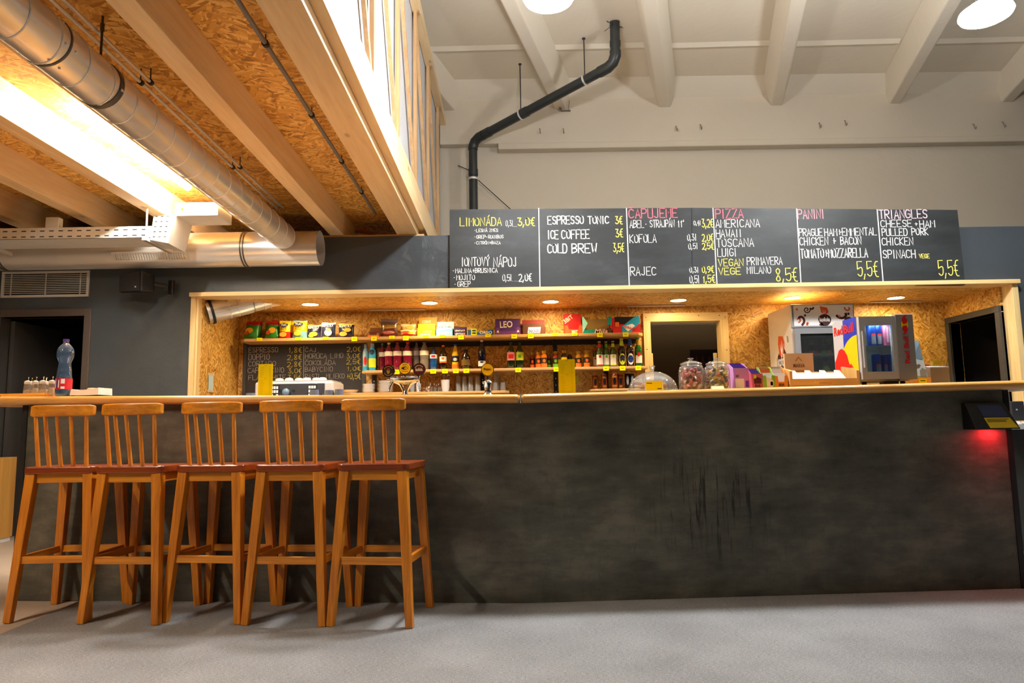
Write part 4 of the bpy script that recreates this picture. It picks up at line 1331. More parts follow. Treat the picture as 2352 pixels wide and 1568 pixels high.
DKL = mat('label_black', (38, 30, 22), .5)
for px, yt, w_, dy, body, acc, nm in ((1223, 809, 12, .05, b_red, ORANGE, 'red juice bottle with a black label, first of the small juices'), (1237, 808, 14, 0, b_orange, ORANGE, 'orange juice bottle with a gold cap, second of the small juices'),
                                      (1250, 806, 15, -.02, b_orange, ORANGE, 'larger looking orange juice bottle, third of the small juices'), (1261, 809, 11, .06, b_red, GREEN, 'juice bottle with a green strip half hidden behind the orange ones'),
                                      (1276, 807, 14, 0, b_red, GREEN, 'red juice bottle with a green strip standing alone'), (1296, 805, 14, 0, b_cola, BOX_Y, 'dark bottle with a yellow label behind the menu card'),
                                      (1309, 808, 12, .05, b_cola, BROWN, 'dark brown bottle with a brown label behind the menu card'), (1329, 807, 14, 0, b_amber, ORANGE, 'amber juice bottle right of the menu card'), (1348, 805, 15, 0, b_amber, ORANGE, 'rightmost amber juice bottle beside the ciders')):
    bottle('juice_bottle', nm, px, yt, w_, Z_ + dy, M_, JUICE, body, GOLD, .86, .66, DKL if acc != BOX_Y else BOX_Y, (.28, .60), 'small juice bottles',
           extra=lambda t, r, h, a=acc: (patch(t, r, h, .05, .24, a, 1.0, 'label_strip'), oval(t, r, h, .42, .1, .45, a)))
for px, yt, w_, dy, acc, nm in ((1368, 792, 11, .08, RED, 'green cider bottle with a red label half hidden behind its neighbour'), (1378, 784, 15, -.02, RED, 'green cider bottle with a white and red label'), (1393, 784, 14, 0, GREEN, 'green cider bottle with a white and green label'), (1409, 783, 15, 0, LIME, 'green cider bottle with a white and yellow label')):
    bottle('cider_bottle', nm, px, yt, w_, Z_ + dy, M_, BEER, b_green, GOLD, .965, .44, WHITEP, (.06, .48), 'green cider bottles',
           extra=lambda t, r, h, a=acc: (patch(t, r, h, .36, .46, a, .35), patch(t, r, h, .06, .1, a, 1.2, 'label_strip'), MB().lathe([(r * .5, .76 * h), (r * .45, .9 * h)], n=12).build('neck_label', a, t, smooth=60)))
bottle('beer_bottle', 'brown beer bottle with a green and yellow oval label', 1429, 778, 17, Z_, M_, BEER, b_brown, LIME, .965, .44, None, group='beer bottles',
       extra=lambda t, r, h: (oval(t, r, h, .27, .2, .85, LIME), oval(t, r, h, .32, .1, .7, NAVY, 'emblem_centre', 1.05), MB().lathe([(r * .6, .74 * h), (r * .44, .94 * h)], n=12).build('neck_label', LIME, t, smooth=60)))
bottle('beer_bottle', 'brown beer bottle with a blue and white oval label', 1448, 777, 18, Z_, M_, BEER, b_brown, BLUE, .965, .44, None, group='beer bottles',
       extra=lambda t, r, h: (oval(t, r, h, .27, .2, .8, WHITEP), oval(t, r, h, .27, .13, .75, BLUE, 'emblem_centre', 1.05), MB().lathe([(r * .6, .74 * h), (r * .44, .94 * h)], n=12).build('neck_label', BLUE, t, smooth=60)))
bottle('beer_bottle', 'green beer bottle with a white label and red seal, at the shelf end', 1467, 775, 18, Z_, M_, BEER, sheen('bright_green_glass', (30, 92, 22)), GREEN, .965, .44, None, group='beer bottles',
       extra=lambda t, r, h: (patch(t, r, h, .12, .38, WHITEP, .9), oval(t, r, h, .42, .07, .5, RED, 'seal', 1.05), MB().lathe([(r * .55, .74 * h), (r * .44, .94 * h)], n=12).build('neck_label', GOLD, t, smooth=60)))

# ---------------------------------------------------------------- cans on the right low shelf
def can(label, x, y, z, h, r, body, top, group, cat='can', extra=None):
    t = thing('drink_can', label, cat, (x, y, z + .0005), 0, group)
    MB().lathe([(.01, .004), (r * .78, 0), (r, h * .06), (r, h * .92), (r * .86, h * .985)], n=18).build('body', body, t, smooth=45)
    MB().lathe([(r * .86, h * .985), (r * .88, h), (r * .8, h), (r * .78, h * .985), (.001, h * .985)], n=18).build('lid', top, t, smooth=45)
    if extra:
        extra(t, r, h)
    return t


CANR = mat('can_rust', (150, 62, 22), .3, .4); CAND = mat('can_black', (26, 24, 24), .3, .4)
for px, yt, w_, dy, nm in ((1367, 861, 13, .03, 'rust orange can, leftmost on the low can shelf'), (1388, 859, 13, 0, 'rust orange can, second on the low can shelf'), (1411, 857, 15, -.03, 'brighter rust orange can, third on the low can shelf'), (1425, 859, 12, .03, 'rust orange can close behind the third one')):
    X = AY(px, 880, 7.27 + dy).x; h = AY(px, yt, 7.27 + dy).z - SH['low']
    can(nm, X, 7.27 + dy, SH['low'], h, w_ * .5 * .0045, CANR, STEEL2, 'cans on the low shelf', extra=lambda t, r, h: (oval(t, r, h, .5, .22, .5, CAND), patch(t, r, h, .72, .82, GOLD, .7, 'lettering_band'), patch(t, r, h, .14, .24, GOLD, .7, 'lettering_band')))
for px, nm in ((1441, 'black can with a grey print beside the rust orange cans'), (1452, 'black can half hidden behind the cake dome')):
    X = AY(px, 880, 7.28).x; h = AY(px, 857, 7.28).z - SH['low']
    can(nm, X, 7.28, SH['low'], h, .0255, CAND, STEEL2, 'cans on the low shelf', extra=lambda t, r, h: oval(t, r, h, .55, .3, .5, mat('print_silver', (150, 150, 150), .4)))

# ---------------------------------------------------------------- snack bags on the top shelf
def bag(label, x0, x1, ytop, Y, m, z=SH['top'], depth=.035, lean=-8, twist=0, top_m=None, words=(), pics=(), group='snack bags on the top shelf', name='snack_bag'):
    X0, X1 = AY(x0, 760, Y).x, AY(x1, 760, Y).x
    h = AY((x0 + x1) / 2, ytop, Y).z - z; wd = X1 - X0
    t = thing(name, label, 'snack bag', ((X0 + X1) / 2, Y, z + .006), R(twist), group)
    t.rotation_euler.x = R(lean)
    nx, nz = 8, 10
    def surf(s):
        vs = []
        for j in range(nz + 1):
            v = j / nz
            for i in range(nx + 1):
                u = i / nx
                bul = (max(0, math.sin(PI * u)) ** .7) * (max(0, math.sin(PI * min(1, max(0, (v - .06) / .84)))) ** .55)
                pinch = 1 - .06 * math.sin(PI * v)
                vs.append(((u - .5) * wd * pinch, s * (depth * bul + .0008) + .004 * math.sin(9 * u + 4 * v) * bul, v * h + .004 * math.sin(7 * u) * (v > .9)))
        return vs
    b = MB(); a = surf(-1); c = surf(1); n = nx + 1
    fs = []
    o = len(a)
    for j in range(nz):
        for i in range(nx):
            fs.append((j * n + i, j * n + i + 1, (j + 1) * n + i + 1, (j + 1) * n + i))
            fs.append((o + j * n + i + 1, o + j * n + i, o + (j + 1) * n + i, o + (j + 1) * n + i + 1))
    for i in range(nx):
        fs.append((i + 1, i, o + i, o + i + 1)); k = nz * n
        fs.append((k + i, k + i + 1, o + k + i + 1, o + k + i))
    for j in range(nz):
        fs.append((j * n, (j + 1) * n, o + (j + 1) * n, o + j * n))
        fs.append(((j + 1) * n + nx, j * n + nx, o + j * n + nx, o + (j + 1) * n + nx))
    b._add(a + c, fs)
    b.build('pouch', m, t, smooth=60)
    for (u, v, ru, rv, mm) in pics:
        disc_patch((u * wd, v * h), ru * wd, rv * h, mm, t, 'picture', -depth - .003)
    for (s, u, v, du, dvv, mm) in words:
        print_text(s, (u - du / 2) * wd, v * h, du * wd, dvv * h, mm, t, -depth - .0045, bold=.02)
    return t


CHIP = mat('chip_picture', (236, 168, 40), .5); CHIPR = mat('sauce_picture', (196, 60, 24), .5)
GRN = banded('bag_green', [(0, (40, 140, 36)), (.5, (34, 120, 34)), (.74, (150, 30, 30)), (.9, (190, 28, 28))]); NVB = banded('bag_navy', [(0, (44, 50, 88)), (.4, (24, 30, 66)), (.88, (236, 190, 30))])
NVW = banded('bag_navy_white', [(0, (40, 48, 90)), (.5, (56, 62, 100)), (.86, (236, 230, 220))]); TYR = banded('bag_yellow_red', [(0, (206, 34, 26)), (.36, (250, 206, 20))]); TYB = banded('bag_yellow_blue', [(0, (110, 186, 206)), (.36, (250, 206, 20)), (.9, (130, 190, 206))])
bag('green chip bag with a red top, leftmost on the top shelf', 558, 594, 737, 7.24, GRN, lean=-14, twist=-12, pics=((-.05, .42, .28, .16, CHIP), (-.2, .3, .16, .12, CHIPR)))
bag('green chip bag half hidden behind the leftmost one', 572, 601, 737, 7.33, GRN, lean=-10, twist=-12)
bag('green chip bag with a red top, second on the top shelf', 607, 640, 737, 7.24, GRN, lean=-12, twist=-6, pics=((.1, .42, .26, .17, CHIP), (-.15, .3, .16, .12, CHIPR)))
bag('green and red chip bag half hidden behind the second one', 622, 650, 736, 7.34, GRN, lean=-8)
bag('yellow and red cracker bag with black lettering', 641, 667, 738, 7.23, TYR, lean=-3, words=(('TUC', 0, .68, .5, .13, WHITEP), ('BAKE', 0, .54, .48, .08, INK), ('ROLLS', 0, .44, .48, .08, INK)), pics=((0, .74, .36, .12, NAVY), (-.05, .2, .32, .14, CHIP)))
bag('yellow cracker bag half hidden behind the red one', 650, 673, 738, 7.34, TYR, lean=-3)
bag('yellow and blue cracker bag with black lettering', 672, 705, 737, 7.23, TYB, lean=-5, words=(('TUC', -.05, .70, .44, .12, WHITEP), ('BAKE', -.05, .56, .4, .08, INK), ('ROLLS', -.05, .46, .4, .08, INK)), pics=((-.05, .76, .32, .11, NAVY), (-.08, .24, .26, .13, CHIP)))
bag('navy puff bag with a yellow top, left of the white topped one', 706, 738, 747, 7.24, NVB, lean=-4, words=(('REPETKY', 0, .66, .8, .18, WHITEP),), pics=((0, .26, .3, .17, CHIP), (-.15, .14, .2, .12, LIME)))
bag('navy puff bag with a white top and a bowl picture', 738, 771, 742, 7.23, NVW, lean=-4, words=(('REPETKY', 0, .68, .8, .18, WHITEP),), pics=((.03, .3, .26, .22, CREAM), (.05, .48, .16, .1, CHIP)))
bag('navy puff bag with a yellow top, rightmost of the bags', 777, 814, 744, 7.24, NVB, lean=-4, words=(('REPETKY', 0, .68, .78, .18, WHITEP),), pics=((-.15, .22, .24, .16, CHIP), (.1, .5, .24, .14, CHIP)))
FOIL = banded('bag_foil_brown', [(0, (104, 66, 64)), (.2, (96, 70, 70)), (.5, (150, 120, 60)), (.62, (96, 72, 72)), (.8, (120, 108, 112))], .25, .4)
bag('brown and silver foil bag standing tall on the top shelf', 874, 914, 733, 7.25, FOIL, lean=-4, depth=.03, pics=((0, .22, .36, .1, RED), (0, .22, .32, .07, WHITEP), (0, .48, .38, .05, GOLD)))
RC = banded('bag_red_cream', [(0, (190, 40, 30)), (.25, (236, 206, 150)), (.5, (226, 180, 120)), (.75, (236, 214, 170))])
bag('red and cream nut bag lying on its pile', 919, 956, 758, 7.24, RC, lean=-20, depth=.04, pics=((-.1, .4, .25, .2, CHIPR), (.2, .3, .2, .2, CHIP)))
bag('red and cream nut bag leaning at the back of the pile', 921, 955, 745, 7.32, RC, lean=-6, depth=.03, twist=6, pics=((.1, .7, .25, .14, CHIP),))

# ---------------------------------------------------------------- display cartons
def carton(name, label, x0, x1, yfront, yback, Y, z, dep, mf, mi=None, head=None, words=(), back_words=(), fill=(), group='display cartons on the top shelf', notch=0.0, cat='carton', tilt=0.0, lid_m=None, shapes=(), rz=0.0):
    X0, X1 = AY(x0, 760, Y).x, AY(x1, 760, Y).x
    wd = X1 - X0
    hf = AY((x0 + x1) / 2, yfront, Y).z - z
    hb = AY((x0 + x1) / 2, yback, Y + dep).z - z
    t = thing(name, label, cat, ((X0 + X1) / 2, Y, z + .0005), rz, group)
    th = .003; a, c = -wd / 2, wd / 2
    b = MB()
    if notch:
        q = wd * notch
        pts = [(a, 0), (c, 0), (c, hf), (c - q, hf), (c - q * 1.3, hf * .55), (a + q * 1.3, hf * .55), (a + q, hf), (a, hf)]
        b.prism([(p[0], 0, p[1]) for p in pts], (0, th, 0))
    else:
        b.box(a, c, 0, th, 0, hf)
    hs = min(hb, hf * 1.5)
    for x in (a, c - th):
        b.prism([(x, 0, 0), (x, dep, 0), (x, dep, hs), (x, dep * .45, max(hf, hs * .6)), (x, 0, hf)], (th, 0, 0))
    b.box(a, c, 0, dep, 0, th)
    b.build('tray', mf, t)
    MB().box(a, c, dep - th, dep, 0, hb).build('back_panel', head or mf, t)
    for k, (n, hh, mm) in enumerate(fill):
        for i in range(n):
            yy = .012 + (dep - .03) * (i + .5) / n
            MB().box(a + .008, c - .008, yy, yy + (dep - .03) / n * .8, .004, hh * hb).build('packet', mm, t)
    for (s, u, v, du, dvv, mm) in words:
        print_text(s, (u - du / 2) * wd, v * hf, du * wd, dvv * hf, mm, t, -.0015, bold=.02)
    for (s, u, v, du, dvv, mm, tl) in back_words:
        print_text(s, (u - du / 2) * wd, v * hb, du * wd, dvv * hb, mm, t, dep - th - .0015, bold=.02, tilt=tl)
    for (pts, mm, nm, yy) in shapes:
        flat_patch([(p[0] * wd, p[1] * hb) for p in pts], mm, t, nm, yy if yy is not None else -.0008)
    return t


TZ = SH['top']
carton('snack_carton', 'small open brown carton between the puff bags and the foil bag', 843, 871, 764, 753, 7.22, TZ, .16, mat('carton_rust', (150, 92, 60), .6), fill=((3, .5, BROWN),), notch=.18, words=(('', 0, 0, 0, 0, INK),)[:0], shapes=(([(-.46, .02), (.46, .02), (.46, .2), (-.46, .2)], ORANGE, 'stripe', None),))
carton('snack_carton', 'yellow cereal bar carton with a brown raised lid', 958, 1000, 753, 729, 7.2, TZ, .16, BOX_Y, head=mat('lid_mustard', (190, 140, 20), .5), notch=.18, words=(('CORNY', .06, .48, .5, .16, WHITEP), ('CORNY', -.05, .12, .62, .2, WHITEP)), back_words=(('CORNY', -.08, .72, .5, .14, CREAM, 0),), fill=((4, .6, BOX_Y),))
carton('snack_carton', 'white and sky blue coconut bar carton', 1001, 1040, 756, 739, 7.2, TZ, .15, mat('carton_sky', (110, 190, 226), .5), head=mat('lid_sky_white', (196, 220, 236), .5), words=(('BOUNTY', .02, .2, .84, .4, WHITEP),), back_words=(('BOUNTY', .0, .5, .8, .2, NAVY, 0),), fill=((4, .55, WHITEP),))
carton('snack_carton', 'small violet sweets box covered in coloured dots', 1042, 1071, 754, 751, 7.22, TZ, .10, mat('carton_violet', (58, 40, 96), .5), words=(('LENTILKY', 0, .62, .8, .18, WHITEP), ('LENTILKY', 0, .2, .8, .2, WHITEP)), shapes=tuple(([(u - .03, v - .05), (u + .03, v - .05), (u + .03, v + .05), (u - .03, v + .05)], mm, 'dot', None) for u, v, mm in ((-.4, .5, RED), (-.3, .1, LIME), (.1, .46, GREEN), (.38, .12, ORANGE), (.36, .5, RED), (-.1, .5, CYAN), (.2, .08, PINK))))
carton('snack_carton', 'wide blue biscuit tray with high corners', 1075, 1132, 757, 741, 7.2, TZ, .18, mat('carton_blue', (20, 92, 160), .5), notch=.2, words=(('OREO', .22, .25, .5, .5, WHITEP),), shapes=(([(-.38, .03), (-.14, .03), (-.14, .46), (-.38, .46)], LIME, 'sticker', None), ([(-.33, .12), (-.19, .12), (-.19, .2), (-.33, .2)], NAVY, 'sticker_print', -.0016), ([(-.33, .28), (-.19, .28), (-.19, .36), (-.33, .36)], NAVY, 'sticker_print', -.0016)))
for o in list(COL.objects):
    if o.name.startswith('snack_carton') and 'wide blue' in o.get('label', ''):
        bp = [c for c in o.children if c.name.startswith('back_panel')][0]
        bp.scale = (1, 1, .35)
carton('snack_carton', 'purple display box with big white lettering', 1137, 1196, 752, 732, 7.2, TZ, .17, PURPLE, head=mat('lid_purple', (84, 44, 112), .5), notch=.16, back_words=(('LEO', -.06, .5, .5, .36, CREAM, .04),), shapes=(([(-.44, .16), (-.34, .12), (-.38, .28)], CREAM, 'print_mark', None), ([(.34, .14), (.45, .16), (.40, .28)], CREAM, 'print_mark', None)))
carton('snack_carton', 'brown bar carton with white and blue lettering', 1200, 1253, 750, 735, 7.2, TZ, .17, BROWN, head=mat('lid_red_brown', (150, 30, 24), .5), words=(), back_words=(('SNICKERS', .0, .62, .6, .16, WHITEP, 0),), fill=((5, .7, BROWN),), shapes=(([(-.28, .08), (.26, .08), (.30, .44), (-.24, .44)], WHITEP, 'name_plate', None),))
for o in list(COL.objects):
    if o.get('label', '').startswith('brown bar carton'):
        wd = AY(1253, 760, 7.2).x - AY(1200, 760, 7.2).x; hf = AY(1226, 750, 7.2).z - TZ
        print_text('SNICKERS', -.24 * wd, .22 * hf, .5 * wd, .42 * hf, BLUE, o, -.0022, bold=.03)
carton('snack_carton', 'red and orange bar carton with a tall red lid', 1297, 1338, 747, 721, 7.2, TZ, .15, mat('carton_orange', (236, 84, 40), .5), head=mat('lid_red', (196, 22, 30), .5), notch=.18, words=(('3BIT', .05, .12, .34, .3, WHITEP),), back_words=(('3BIT', -.1, .55, .6, .2, CREAM, .6),))
carton('snack_carton', 'teal wafer tray with mint corners and red lettering', 1338, 1405, 757, 733, 7.19, TZ, .18, TEAL, head=mat('carton_inside', (150, 118, 60), .6), words=(), shapes=(([(-.5, 0), (-.32, .62), (-.46, 1.0), (-.5, 1.0)], MINT, 'corner', None), ([(.36, .5), (.5, .5), (.5, 1.0), (.40, 1.0)], TEAL, 'corner', None), ([(.30, .05), (.5, .05), (.5, .3), (.34, .34)], BROWN, 'wafer_picture', None)))
for o in list(COL.objects):
    if o.get('label', '').startswith('teal wafer'):
        wd = AY(1405, 760, 7.19).x - AY(1338, 760, 7.19).x; hf = AY(1370, 757, 7.19).z - TZ
        print_text('Mila', -.1 * wd, .1 * hf, .46 * wd, 1.1 * hf, RED, o, -.0035, bold=.035, skew=.3)
        print_text('Mila', -.09 * wd, .1 * hf, .44 * wd, 1.05 * hf, WHITEP, o, -.0045, bold=-.005, skew=.3)
carton('snack_carton', 'red wafer carton with a dark opening and a tilted blue packet', 1407, 1472, 744, 730, 7.19, TZ, .18, mat('carton_red', (206, 30, 34), .5), shapes=(([(-.42, .50), (.30, .50), (.36, .92), (-.42, .92)], BLACK, 'opening', None), ([(-.16, .02), (.12, .02), (.5, .6), (.44, .96), (.30, .92), (-.16, .38)], CYAN, 'packet_picture', -.0012),
       ([(-.12, .38), (.04, .08), (.30, .40), (.2, .52)], WHITEP, 'name_band', -.0018), ([(-.4, .36), (-.26, .36), (-.26, .62), (-.4, .62)], ORANGE, 'print_mark', -.0016)))
for o in list(COL.objects):
    if o.get('label', '').startswith('red wafer'):
        wd = AY(1472, 760, 7.19).x - AY(1407, 760, 7.19).x; hb = AY(1440, 730, 7.37).z - TZ
        print_text('HORALKY', -.10 * wd, .30 * hb, .42 * wd, .14 * hb, RED, o, -.003, bold=.03, tilt=-.28)

# ---------------------------------------------------------------- crockery on the left low shelf
LZ = SH['low']
PLATE = mat('white_china', (238, 232, 222), .25, coat=.4)
def plate_mesh(r):
    return MB().lathe([(.001, .006), (r * .5, .004), (r * .55, 0), (r * .6, .004), (r * .98, .014), (r, .017), (r * .97, .018), (r * .58, .009), (.001, .008)], n=24).mesh('saucer', PLATE, 50)
for x, n, r, nm in ((847, 6, .066, 'shorter saucer stack on the left'), (886, 8, .078, 'taller plate stack beside the beer tap')):
    me = plate_mesh(r); X = AY(x, 885, 7.29).x
    for k in range(n):
        o = bpy.data.objects.new('saucer', me); COL.objects.link(o)
        o.location = (X + random.uniform(-.002, .002), 7.29, LZ + .0005 + k * .0152)
        pos = ['bottom', 'second from the bottom', 'third from the bottom', 'fourth from the bottom', 'fifth from the bottom', 'sixth from the bottom', 'seventh from the bottom', 'topmost'][k] if k < n - 1 else 'topmost'
        tag(o, 'white china plate, %s of the %s' % (pos, nm), 'plate', 'stacked white plates')


def mug(label, px, yt, wpx, m, spoons=0, name='mug', Y=7.27, taper=.8, group=None):
    X = AY(px, 885, Y).x; h = AY(px, yt, Y).z - LZ; r = wpx / 2 * .0045
    t = thing(name, label, name.replace('_', ' '), (X, Y, LZ + .0005), 0, group)
    MB().lathe([(.001, 0), (r * taper, 0), (r * .93, h * .4), (r, h), (r * .93, h), (r * .86, h * .4), (r * .7, .006), (.001, .006)], n=20).build('vessel', m, t, smooth=45)
    for k in range(spoons):
        a = 2 * PI * k / spoons
        p = Vector((r * .5 * math.cos(a), r * .5 * math.sin(a), h * .3)); q = p + Vector((.02 * math.cos(a), .01 * math.sin(a), h * 1.05 + random.uniform(0, .02)))
        MB().bar(p, q, .004, .002).build('spoon', CHROME, t)
        MB().ball(q, .006, 8, 1.6).build('spoon_bowl', CHROME, t.children[-1])
    return t


mug('white mug full of long spoons on the low shelf', 1023, 872, 20, PLATE, 7, taper=.72)
mug('small white cup beside the beer tap', 961, 881, 11, PLATE, 0, 'cup')
mug('glass milk jug behind the beer tap', 947, 873, 12, glass('jug_glass', (220, 226, 226), .6), 0, 'jug')
TIN = mat('tin', (190, 180, 168), .25, .9)
for k, (px, nm) in enumerate(((992, 'left small tin with teaspoons'), (1001, 'middle small tin with teaspoons'), (1009, 'right small tin with teaspoons'))):
    mug(nm + ' on the low shelf', px, 889, 8, TIN, 3 if k < 2 else 2, 'tin', taper=1.0, group='small tins of teaspoons')
X = AY(980, 890, 7.27).x
t = thing('sachet_heap', 'loose heap of little sachets between the cup and the tins', 'sachets', (X, 7.27, LZ + .0005)); t['kind'] = 'stuff'
b = MB()
for k in range(12):
    c = Vector((random.uniform(-.025, .025), random.uniform(-.02, .02), .008 + .004 * k)); d = Vector((random.uniform(-1, 1), random.uniform(-.6, .6), random.uniform(-.3, .6))).normalized()
    b.bar(c - d * .012, c + d * .012, .012, .003)
b.build('sachets', CREAM, t)
CUP = glass('clear_cup', (226, 220, 206), .72, .08)
def cup_stack(label, px, yt, wpx, Y=7.3):
    X = AY(px, 885, Y).x; h = AY(px, yt, Y).z - LZ; r = wpx / 2 * .0046
    t = thing('cup_stack', label, 'cups', (X, Y, LZ + .0005), 0, 'stacks of clear cups')
    k = 0; z = 0.0; me = None
    step = .012; hc = .075
    n = max(2, int((h - hc) / step) + 1)
    for k in range(n):
        if me is None:
            me = MB().lathe([(.001, hc), (r * .74, hc), (r * .97, .004), (r, 0)], n=18).mesh('cup', CUP, 45)
        o = part(me, 'cup', t); o.location = (0, 0, k * step)
    return t


for px, yt, nm in ((1053, 864, 'leftmost stack of clear upturned cups'), (1067, 863, 'second stack of clear upturned cups'), (1081, 864, 'third stack of clear upturned cups'), (1097, 863, 'fourth stack of clear upturned cups, left of the single tap'),
                   (1140, 856, 'tallest stack of clear upturned cups, right of the single tap'), (1155, 876, 'short stack of clear upturned cups at the shelf end'), (1137, 876, 'short front stack of clear upturned cups beside the single tap')):
    cup_stack(nm, px, yt, 14, 7.26 if yt == 876 else 7.34)

# ================================================================ back counter, espresso machine, grinder things
t = thing('back_counter', 'low back counter behind the bar carrying the espresso machine', 'counter', (-2.8, 6.66, 0))
MB().box(0, 2.7, 0, .46, 0.001, .93).build('cabinet', DARKFRAME, t)
MB().box(-.02, 2.72, -.02, .47, .93, .96).build('worktop', SHELF, t)
EX0, EX1 = AY(585, 890, 6.68).x, AY(766, 890, 6.68).x
ez = .9605; eh = AY(680, 876, 6.68).z - ez; ew = EX1 - EX0
t = thing('espresso_machine', 'white espresso machine with two button pads behind the first menu card', 'coffee machine', (EX0, 6.68, ez))
CREAMW = mat('enamel_cream', (226, 214, 200), .3, coat=.4)
MB().box(0, ew, 0, .42, .02, eh).build('housing', CREAMW, t, bevel=.02, seg=3)
MB().box(.02, ew - .02, .02, .4, eh - .004, eh + .012).build('cup_tray', STEEL, t)
zk = AY(680, 885, 6.68).z - ez
pb = MB().box(.17, .17 + .49, -.006, 0, eh - .24, eh - .02).build('control_panel', mat('panel_charcoal', (58, 58, 64), .3), t)
for pxc in (632, 727 - 11 + 2):
    kx = AY(pxc, 890, 6.68).x - EX0
    pad = MB().box(kx - .04, kx + .04, -.012, -.006, eh - .16, eh - .03).build('button_pad', BLACK, t)
    for r_ in range(3):
        for c_ in range(3):
            if r_ == 2 and c_ == 1:
                continue
            MB().box(kx - .034 + c_ * .024, kx - .015 + c_ * .024, -.015, -.012, eh - .068 - r_ * .037, eh - .042 - r_ * .037).build('button', WHITEP, pad)
kx = AY(659, 895, 6.68).x - EX0
MB().ball((kx, -.03, eh - .10), .036, 14).build('steam_knob', mat('blue_glass_knob', (120, 146, 170), .1, coat=.8), t, smooth=60)
for sx in (-.058, .062):
    MB().cyl((kx + sx, -.012, eh - .085), (kx + sx, -.005, eh - .085), .012, n=12).build('port', BLACK, t)
MB().cyl((ew - .1, -.02, .2), (ew - .1, -.02, eh - .12), .008, n=8).build('steam_wand', CHROME, t)
for k in range(4):
    MB().cyl((.05 + (ew - .1) * (k % 2), .06 + .3 * (k // 2), 0), (.05 + (ew - .1) * (k % 2), .06 + .3 * (k // 2), .022), .02, n=10).build('foot', BLACK, t)
cupm = MB().lathe([(.001, .03), (.02, .03), (.035, .024), (.042, .004), (.044, 0)], n=18).mesh('cup', PLATE, 45)
for k, px in enumerate((606, 640, 664, 685, 705, 725, 741)):
    o = bpy.data.objects.new('espresso_cup', cupm); COL.objects.link(o)
    o.location = (AY(px, 870, 6.78).x, 6.78 + .03 * (k % 2), ez + eh + .0125)
    tag(o, 'white cup turned upside down on the espresso machine, %s' % ['hidden behind the menu card', 'first right of the menu card', 'second right of the menu card', 'third right of the menu card', 'fourth right of the menu card', 'fifth right of the menu card', 'at the right end'][k], 'cup', 'cups on the espresso machine')
BLC = mat('slate_blue_plastic', (96, 108, 134), .4)
for px, y_, nm in ((722, 895, 'slate blue cup below the right button pad'), (757, 896, 'left one of two slate blue cups beside the espresso machine'), (779, 894, 'right one of two slate blue cups beside the espresso machine'), (576, 903, 'slate blue cup left of the espresso machine, mostly hidden')):
    Y = 4.42; X = AY(px, 900, Y).x; z = cz(X); h = AY(px, y_, Y).z - z
    if h < .03: h = .03
    t = thing('blue_cup', nm, 'cup', (X, Y, z + .0005), 0, 'slate blue cups behind the counter edge')
    MB().lathe([(.028, 0), (.031, 0), (.026, h), (.001, h), ], n=18).build('wall', BLC, t, smooth=40)
    MB().lathe([(.0315, 0), (.0325, .003), (.0315, .006)], n=18).build('rim', BLC, t, smooth=40)
X = AY(803, 896, 7.25).x
t = thing('steel_bowl', 'shallow steel pan on the low shelf left of the plates', 'pan', (X, 7.26, LZ + .0005))
MB().lathe([(.001, 0), (.06, 0), (.085, .03), (.088, .034), (.08, .03), (.055, .004), (.001, .004)], n=24).build('bowl', STEEL, t, smooth=40)
MB().tube([(-.085, -.02, .03), (-.10, -.02, .034), (-.10, .02, .034), (-.085, .02, .03)], .003, 6).build('grip', STEEL2, t)

# taped paper on the left niche wall
c = AY(479, 887, 7.0)
t = thing('taped_paper', 'pale blue paper taped to the left niche wall near the counter', 'paper', (NX0 + .001, 6.72, 1.32))
MB().box(0, .001, 0, .11, 0, .17).build('sheet', mat('pale_blue_paper', (190, 214, 216), .7), t)
for z in (0.0, .16):
    MB().box(.001, .0016, -.02, .13, z - .01, z + .012).build('tape', mat('tape', (214, 196, 160), .5), t)

# ================================================================ tall drinks fridge in the niche
KX0, KX1, KY, KT = 2.715, 3.325, 6.75, 2.065
t = thing('drinks_fridge', 'tall white drinks fridge with a swirl patterned header and kofola logo', 'fridge', (KX0, KY, 0))
KW, KD = KX1 - KX0, .62
FW = mat('fridge_white', (232, 222, 208), .35, coat=.3); FG = mat('fridge_silver', (176, 176, 178), .35, .5)
b = MB(); b.box(0, .025, 0.02, KD, .02, KT); b.box(KW - .025, KW, .02, KD, .02, KT); b.box(.025, KW - .025, KD - .02, KD, .02, KT); b.box(.025, KW - .025, .02, KD - .02, KT - .03, KT); b.box(.025, KW - .025, .02, KD - .02, .02, .25)
b.build('cabinet', FW, t)
MB().box(.025, KW - .025, KD - .022, KD - .02, .25, 1.8).build('inner_wall', mat('fridge_inner', (120, 114, 104), .5), t)
hz0 = AY(1880, 751, KY).z
hd = MB().box(0, KW, 0, .02, hz0, KT).build('header', FG, t, bevel=.006)
hp = MB().box(.022, KW - .012, -.002, 0, hz0 + .014, KT - .012).build('header_panel', WHITEP, t)
HB = mat('logo_brown', (70, 32, 26), .5); HO = mat('logo_orange', (226, 92, 44), .5)
cx, czz = KW * .52, (hz0 + KT) / 2
MB().prism([(cx + .062 * math.cos(a) * (1 + .05 * math.sin(3 * a)), -.003, czz - .045 + .058 * math.sin(a)) for a in [2 * PI * i / 20 for i in range(20)]], (0, -.0005, 0)).build('logo_blob', HB, hp)
MB().prism([(cx - .06, -.003, czz - .09), (cx - .03, -.003, czz - .07), (cx - .01, -.003, czz - .095), (cx - .04, -.003, czz - .1)], (0, -.0005, 0)).build('logo_tail', HB, hp)
MB().prism([(cx - .04, -.0036, czz + .09), (cx + .03, -.0036, czz + .075), (cx + .042, -.0036, czz + .03), (cx + .01, -.0036, czz + .005), (cx - .03, -.0036, czz + .03)], (0, -.0005, 0)).build('logo_leaf', HO, hp)
